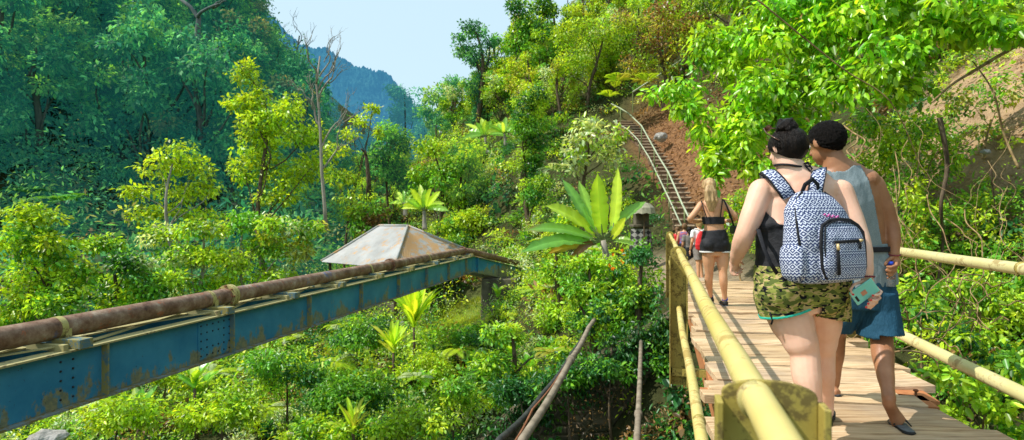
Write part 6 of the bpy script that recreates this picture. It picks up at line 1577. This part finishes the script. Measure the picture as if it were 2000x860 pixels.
# ================================================================== stone abutment wall
rw = MB()
wl = [(-.9, 10.35), (.6, 10.75), (2.2, 10.9), (3.9, 10.9), (5.2, 11.3)]; tops = [-4.4, -3.25, -2.45, -1.42, -1.42]
vs = []
for (x, y), zt in zip(wl, tops): vs += [(x, y, -6.6), (x, y + .12, zt), (x, y + .6, zt), (x, y + .6, -6.6)]
fs = []
for i in range(len(wl) - 1):
    for j in range(4): fs.append((i * 4 + j, i * 4 + (j + 1) % 4, i * 4 + 4 + (j + 1) % 4, i * 4 + 4 + j))
fs += [(0, 1, 2, 3), tuple(range(len(vs) - 4, len(vs)))]
rw.add(vs, fs); o = rw.build('retaining_wall', M['stonewall'])
tag(o, 'dark rubble stone retaining wall under the far end of the footbridge', 'stone wall')
# landing slab of earth the bridge runs on to
pw = MB(); ps = []
for i in range(13):
    y = 10.75 + i * .72; cx = 3.97 + (i * .155) + .02 * i * (i > 7); z = -1.24 - .045 * min(i, 9) + (.09 * (i - 9) if i > 9 else 0)
    ps += [(cx - .75, y, z), (cx + .8, y, z)]
pw.add(ps + [(p[0], p[1], p[2] - .5) for p in ps], [(2 * i, 2 * i + 1, 2 * i + 3, 2 * i + 2) for i in range(12)] + [(2 * i, 2 * i + 2, 2 * i + 28, 2 * i + 26) for i in range(12)] + [(2 * i + 1, 2 * i + 27, 2 * i + 29, 2 * i + 3) for i in range(12)] + [(0, 26, 27, 1)])
tag(pw.build('path', M['tread']), kind='structure')

# ================================================================== hillside stairs
NS = 30
st = thing('hillside_stairs', 'long flight of earthy concrete steps climbing the brown slope beyond the bridge', 'stairs', (5.8, 19.2, -.6))
sr = np.random.default_rng(5)
def stair_axis(f):
    """f 0..1 along the flight: centre of the step"""
    a = at(1348, 432, 18.6); b = at(1217, 232, 33)
    m = at(1292, 303, 26.0)
    p = a * (1 - f) ** 2 + (m * 2 - (a + b) / 2) * 2 * f * (1 - f) + b * f * f
    return p
stair_pts = [stair_axis(i / NS) for i in range(NS + 1)]
z0s, z1s = stair_pts[0].z - .35, stair_pts[-1].z
for i in range(NS):
    c = stair_pts[i]; c2 = stair_pts[i + 1]; hw = .42 + .03 * sr.normal()
    zt = z0s + (z1s - z0s) * (i / NS) ; ris = (z1s - z0s) / NS; run = (c2 - c).length + .05
    dv = Vector((c2.x - c.x, c2.y - c.y, 0)).normalized(); sd = Vector((dv.y, -dv.x, 0))
    sd = (sd + dv * .04 * sr.normal()).normalized()
    cc = Vector((c.x, c.y, zt)) + dv * run * .5
    so_ = MB().box(cc - UP * .225, sd * hw, dv * run * .5, UP * .18).build('step', M['stair'], st, bevel=.02)
    MB().box(cc - UP * .02 - dv * .03, sd * (hw + .02), dv * run * .5, UP * .026).build('tread', M['tread'], so_, bevel=.012)  # treads coloured paler than the step bodies
def stair_rail(name, pxs, rad, posts, zfoot, label):
    pts = [at(*p) for p in pxs]; t_ = thing(name, label, 'handrail', pts[0] - UP * .9)
    MB().tube(pts, rad, 10).build('rail', M['stair_rail'], t_, smooth=True)
    for (px, py, d, ln) in posts:
        p = at(px, py, d); MB().tube([p - UP * ln, p], rad * .8, 8).build('post', M['stair_post'], t_, smooth=True)
stair_rail('stair_handrail', [(1349, 432, 18.3), (1332, 398, 19.6), (1306, 338, 22.2), (1283, 300, 24.5), (1253, 246, 28.2), (1228, 222, 31), (1210, 211, 32.6), (1194, 203, 33.6)], .034,
           [(1337, 408, 19.2, 1.1), (1304, 335, 22.4, 1.1), (1278, 291, 25.1, 1.1), (1253, 246, 28.2, 1.2), (1212, 213, 32.3, 1.2)], 0, 'upper pale green handrail curving up the right side of the hillside steps')
stair_rail('stair_handrail', [(1331, 441, 18.0), (1307, 389, 19.8), (1292, 358, 21.5), (1268, 308, 24.6), (1246, 273, 27.0), (1225, 252, 29.3), (1198, 237, 31.2)], .028,
           [(1307, 389, 19.8, .8), (1277, 325, 23.5, .8), (1249, 277, 26.6, .8)], 0, 'lower thin handrail along the left side of the hillside steps')
# fence rails far up the slope
for (p, lab) in (([(1236, 180, 33), (1280, 152, 33), (1330, 118, 33.5)], 'thin pale rail slanting up the slope above the hillside steps'), ([(1386, 30, 34), (1440, 33, 34)], 'short white rail high on the slope at the top of the photo'), ([(1250, 70, 38), (1300, 53, 38)], 'short pale pole among the bushes above the slanting rail')):
    t_ = thing('slope_rail', lab, 'rail', at(*p[0]) - UP * .8)
    MB().tube([at(*q) for q in p], .05, 8).build('rail', M['stair_rail'], t_, smooth=True)
    for q in (p[0], p[-1]): MB().tube([at(*q) - UP * 1.2, at(*q)], .035, 8).build('post', M['stair_post'], t_)

# ================================================================== shrine with parasol and checked cloth
sh = thing('shrine', 'small stone shrine post wrapped in black and white checked cloth behind the banana plant', 'shrine', at(1252, 510, 17))
s0 = at(1252, 520, 17)
mb = MB(); mb.box(s0 + UP * .6, (.2, 0, 0), (0, .2, 0), (0, 0, .6)); mb.box(s0 + UP * 1.22, (.3, 0, 0), (0, .3, 0), (0, 0, .04)); mb.box(s0 + UP * 1.45, (.2, 0, 0), (0, .2, 0), (0, 0, .2)); mb.build('pillar', M['concrete'], sh, bevel=.02)
MB().tube([s0 + UP * .35, s0 + UP * .7, s0 + UP * 1.12], [.36, .34, .30], 8).build('checked_cloth', M['checker'], sh)
um = thing('parasol', 'faded cream fringed ceremonial parasol standing beside the small shrine', 'parasol', at(1258, 510, 16.6))
u0 = at(1258, 402, 16.6)
MB().tube([u0 - UP * 1.7, u0 + UP * .08], .022, 8).build('pole', M['bark'], um)
cv = [u0 + UP * .1]; fs = []; n = 16
for ring, (r, z) in enumerate(((.17, .06), (.30, -.06), (.34, -.22))):
    for i in range(n):
        an = 2 * math.pi * i / n; rr = r * (1 if i % 2 else .94); cv.append(u0 + Vector((rr * math.cos(an), rr * math.sin(an), z - (.03 if ring == 2 and i % 2 else 0))))
for i in range(n): fs.append((0, 1 + i, 1 + (i + 1) % n))
for ring in range(2):
    for i in range(n): a = 1 + ring * n + i; b = 1 + ring * n + (i + 1) % n; fs.append((a, a + n, b + n, b))
MB().add(cv, fs).build('canopy', M['umbrella_cloth'], um)

# rocks
def rock(c, r, seed, label):
    bm = bmesh.new(); bmesh.ops.create_icosphere(bm, subdivisions=3, radius=1)
    for v in bm.verts:
        k = 1 + .35 * mnoise.noise(v.co * 1.3 + Vector((seed, 0, 0))) + .12 * mnoise.noise(v.co * 4 + Vector((seed, 3, 0)))
        v.co = Vector((v.co.x * r[0] * k, v.co.y * r[1] * k, v.co.z * r[2] * k))
    me = bpy.data.meshes.new('boulder'); bm.to_mesh(me); bm.free()
    o = link_mesh('boulder', me, M['rock'], local=True); o.location = c; tag(o, label, 'boulder')
rock(at(86, 862, 11.0), (.34, .34, .2), 1.0, 'grey boulder in the bushes below the near end of the blue girder')
rock(at(1290, 268, 27.0), (.32, .3, .22), 4.0, 'pale boulder on the brown earth right of the hillside steps')
rock(at(1925, 297, 9.0), (.07, .06, .04), 6.0, 'small stone lying on the bare bank at the right edge')


# ------------------------------------------------------------------ light, sky, camera
SUN_EL = math.radians(51); SUN_AZ = math.radians(99)     # azimuth: left of straight ahead
sdir = Vector((-math.sin(SUN_AZ) * math.cos(SUN_EL), math.cos(SUN_AZ) * math.cos(SUN_EL), math.sin(SUN_EL)))
sl = bpy.data.lights.new('sun', 'SUN'); sl.energy = 5.0; sl.angle = math.radians(.5); sl.color = (1, .965, .89)
so = bpy.data.objects.new('sun', sl); COL.objects.link(so)
so.rotation_euler = (-sdir).to_track_quat('-Z', 'Y').to_euler()
w = bpy.data.worlds.new('World'); scene.world = w; w.use_nodes = True
nt = w.node_tree
for n in list(nt.nodes): nt.nodes.remove(n)
wo = nt.nodes.new('ShaderNodeOutputWorld'); bg = nt.nodes.new('ShaderNodeBackground')
sky = nt.nodes.new('ShaderNodeTexSky'); sky.sky_type = 'NISHITA'; sky.sun_disc = False
sky.sun_elevation = SUN_EL; sky.sun_rotation = -SUN_AZ
sky.air_density = 1.0; sky.dust_density = 3.5; sky.ozone_density = 1.0; sky.altitude = 300
mxs = nt.nodes.new('ShaderNodeMix'); mxs.data_type = 'RGBA'; mxs.inputs[0].default_value = .75
L(nt, sky.outputs[0], mxs.inputs[6]); mxs.inputs[7].default_value = (5.2, 6.95, 7.7, 1)
L(nt, mxs.outputs[2], bg.inputs[0]); bg.inputs[1].default_value = .15
L(nt, bg.outputs[0], wo.inputs[0])

cam = bpy.data.cameras.new('camera'); co = bpy.data.objects.new('camera', cam); COL.objects.link(co)
cam.sensor_width = 36; cam.lens = F / 2000 * 36; cam.clip_start = .05; cam.clip_end = 5000
co.rotation_euler = (math.pi / 2, 0, 0)
cam.dof.use_dof = True; cam.dof.focus_distance = 3.1; cam.dof.aperture_fstop = 5.0
scene.camera = co
scene.render.engine = 'CYCLES'
scene.view_settings.view_transform = 'Standard'; scene.view_settings.look = 'None'
scene.view_settings.exposure = 0; scene.view_settings.gamma = 1
scene.cycles.max_bounces = 6; scene.cycles.diffuse_bounces = 3; scene.cycles.glossy_bounces = 2
scene.cycles.transmission_bounces = 4; scene.cycles.transparent_max_bounces = 6
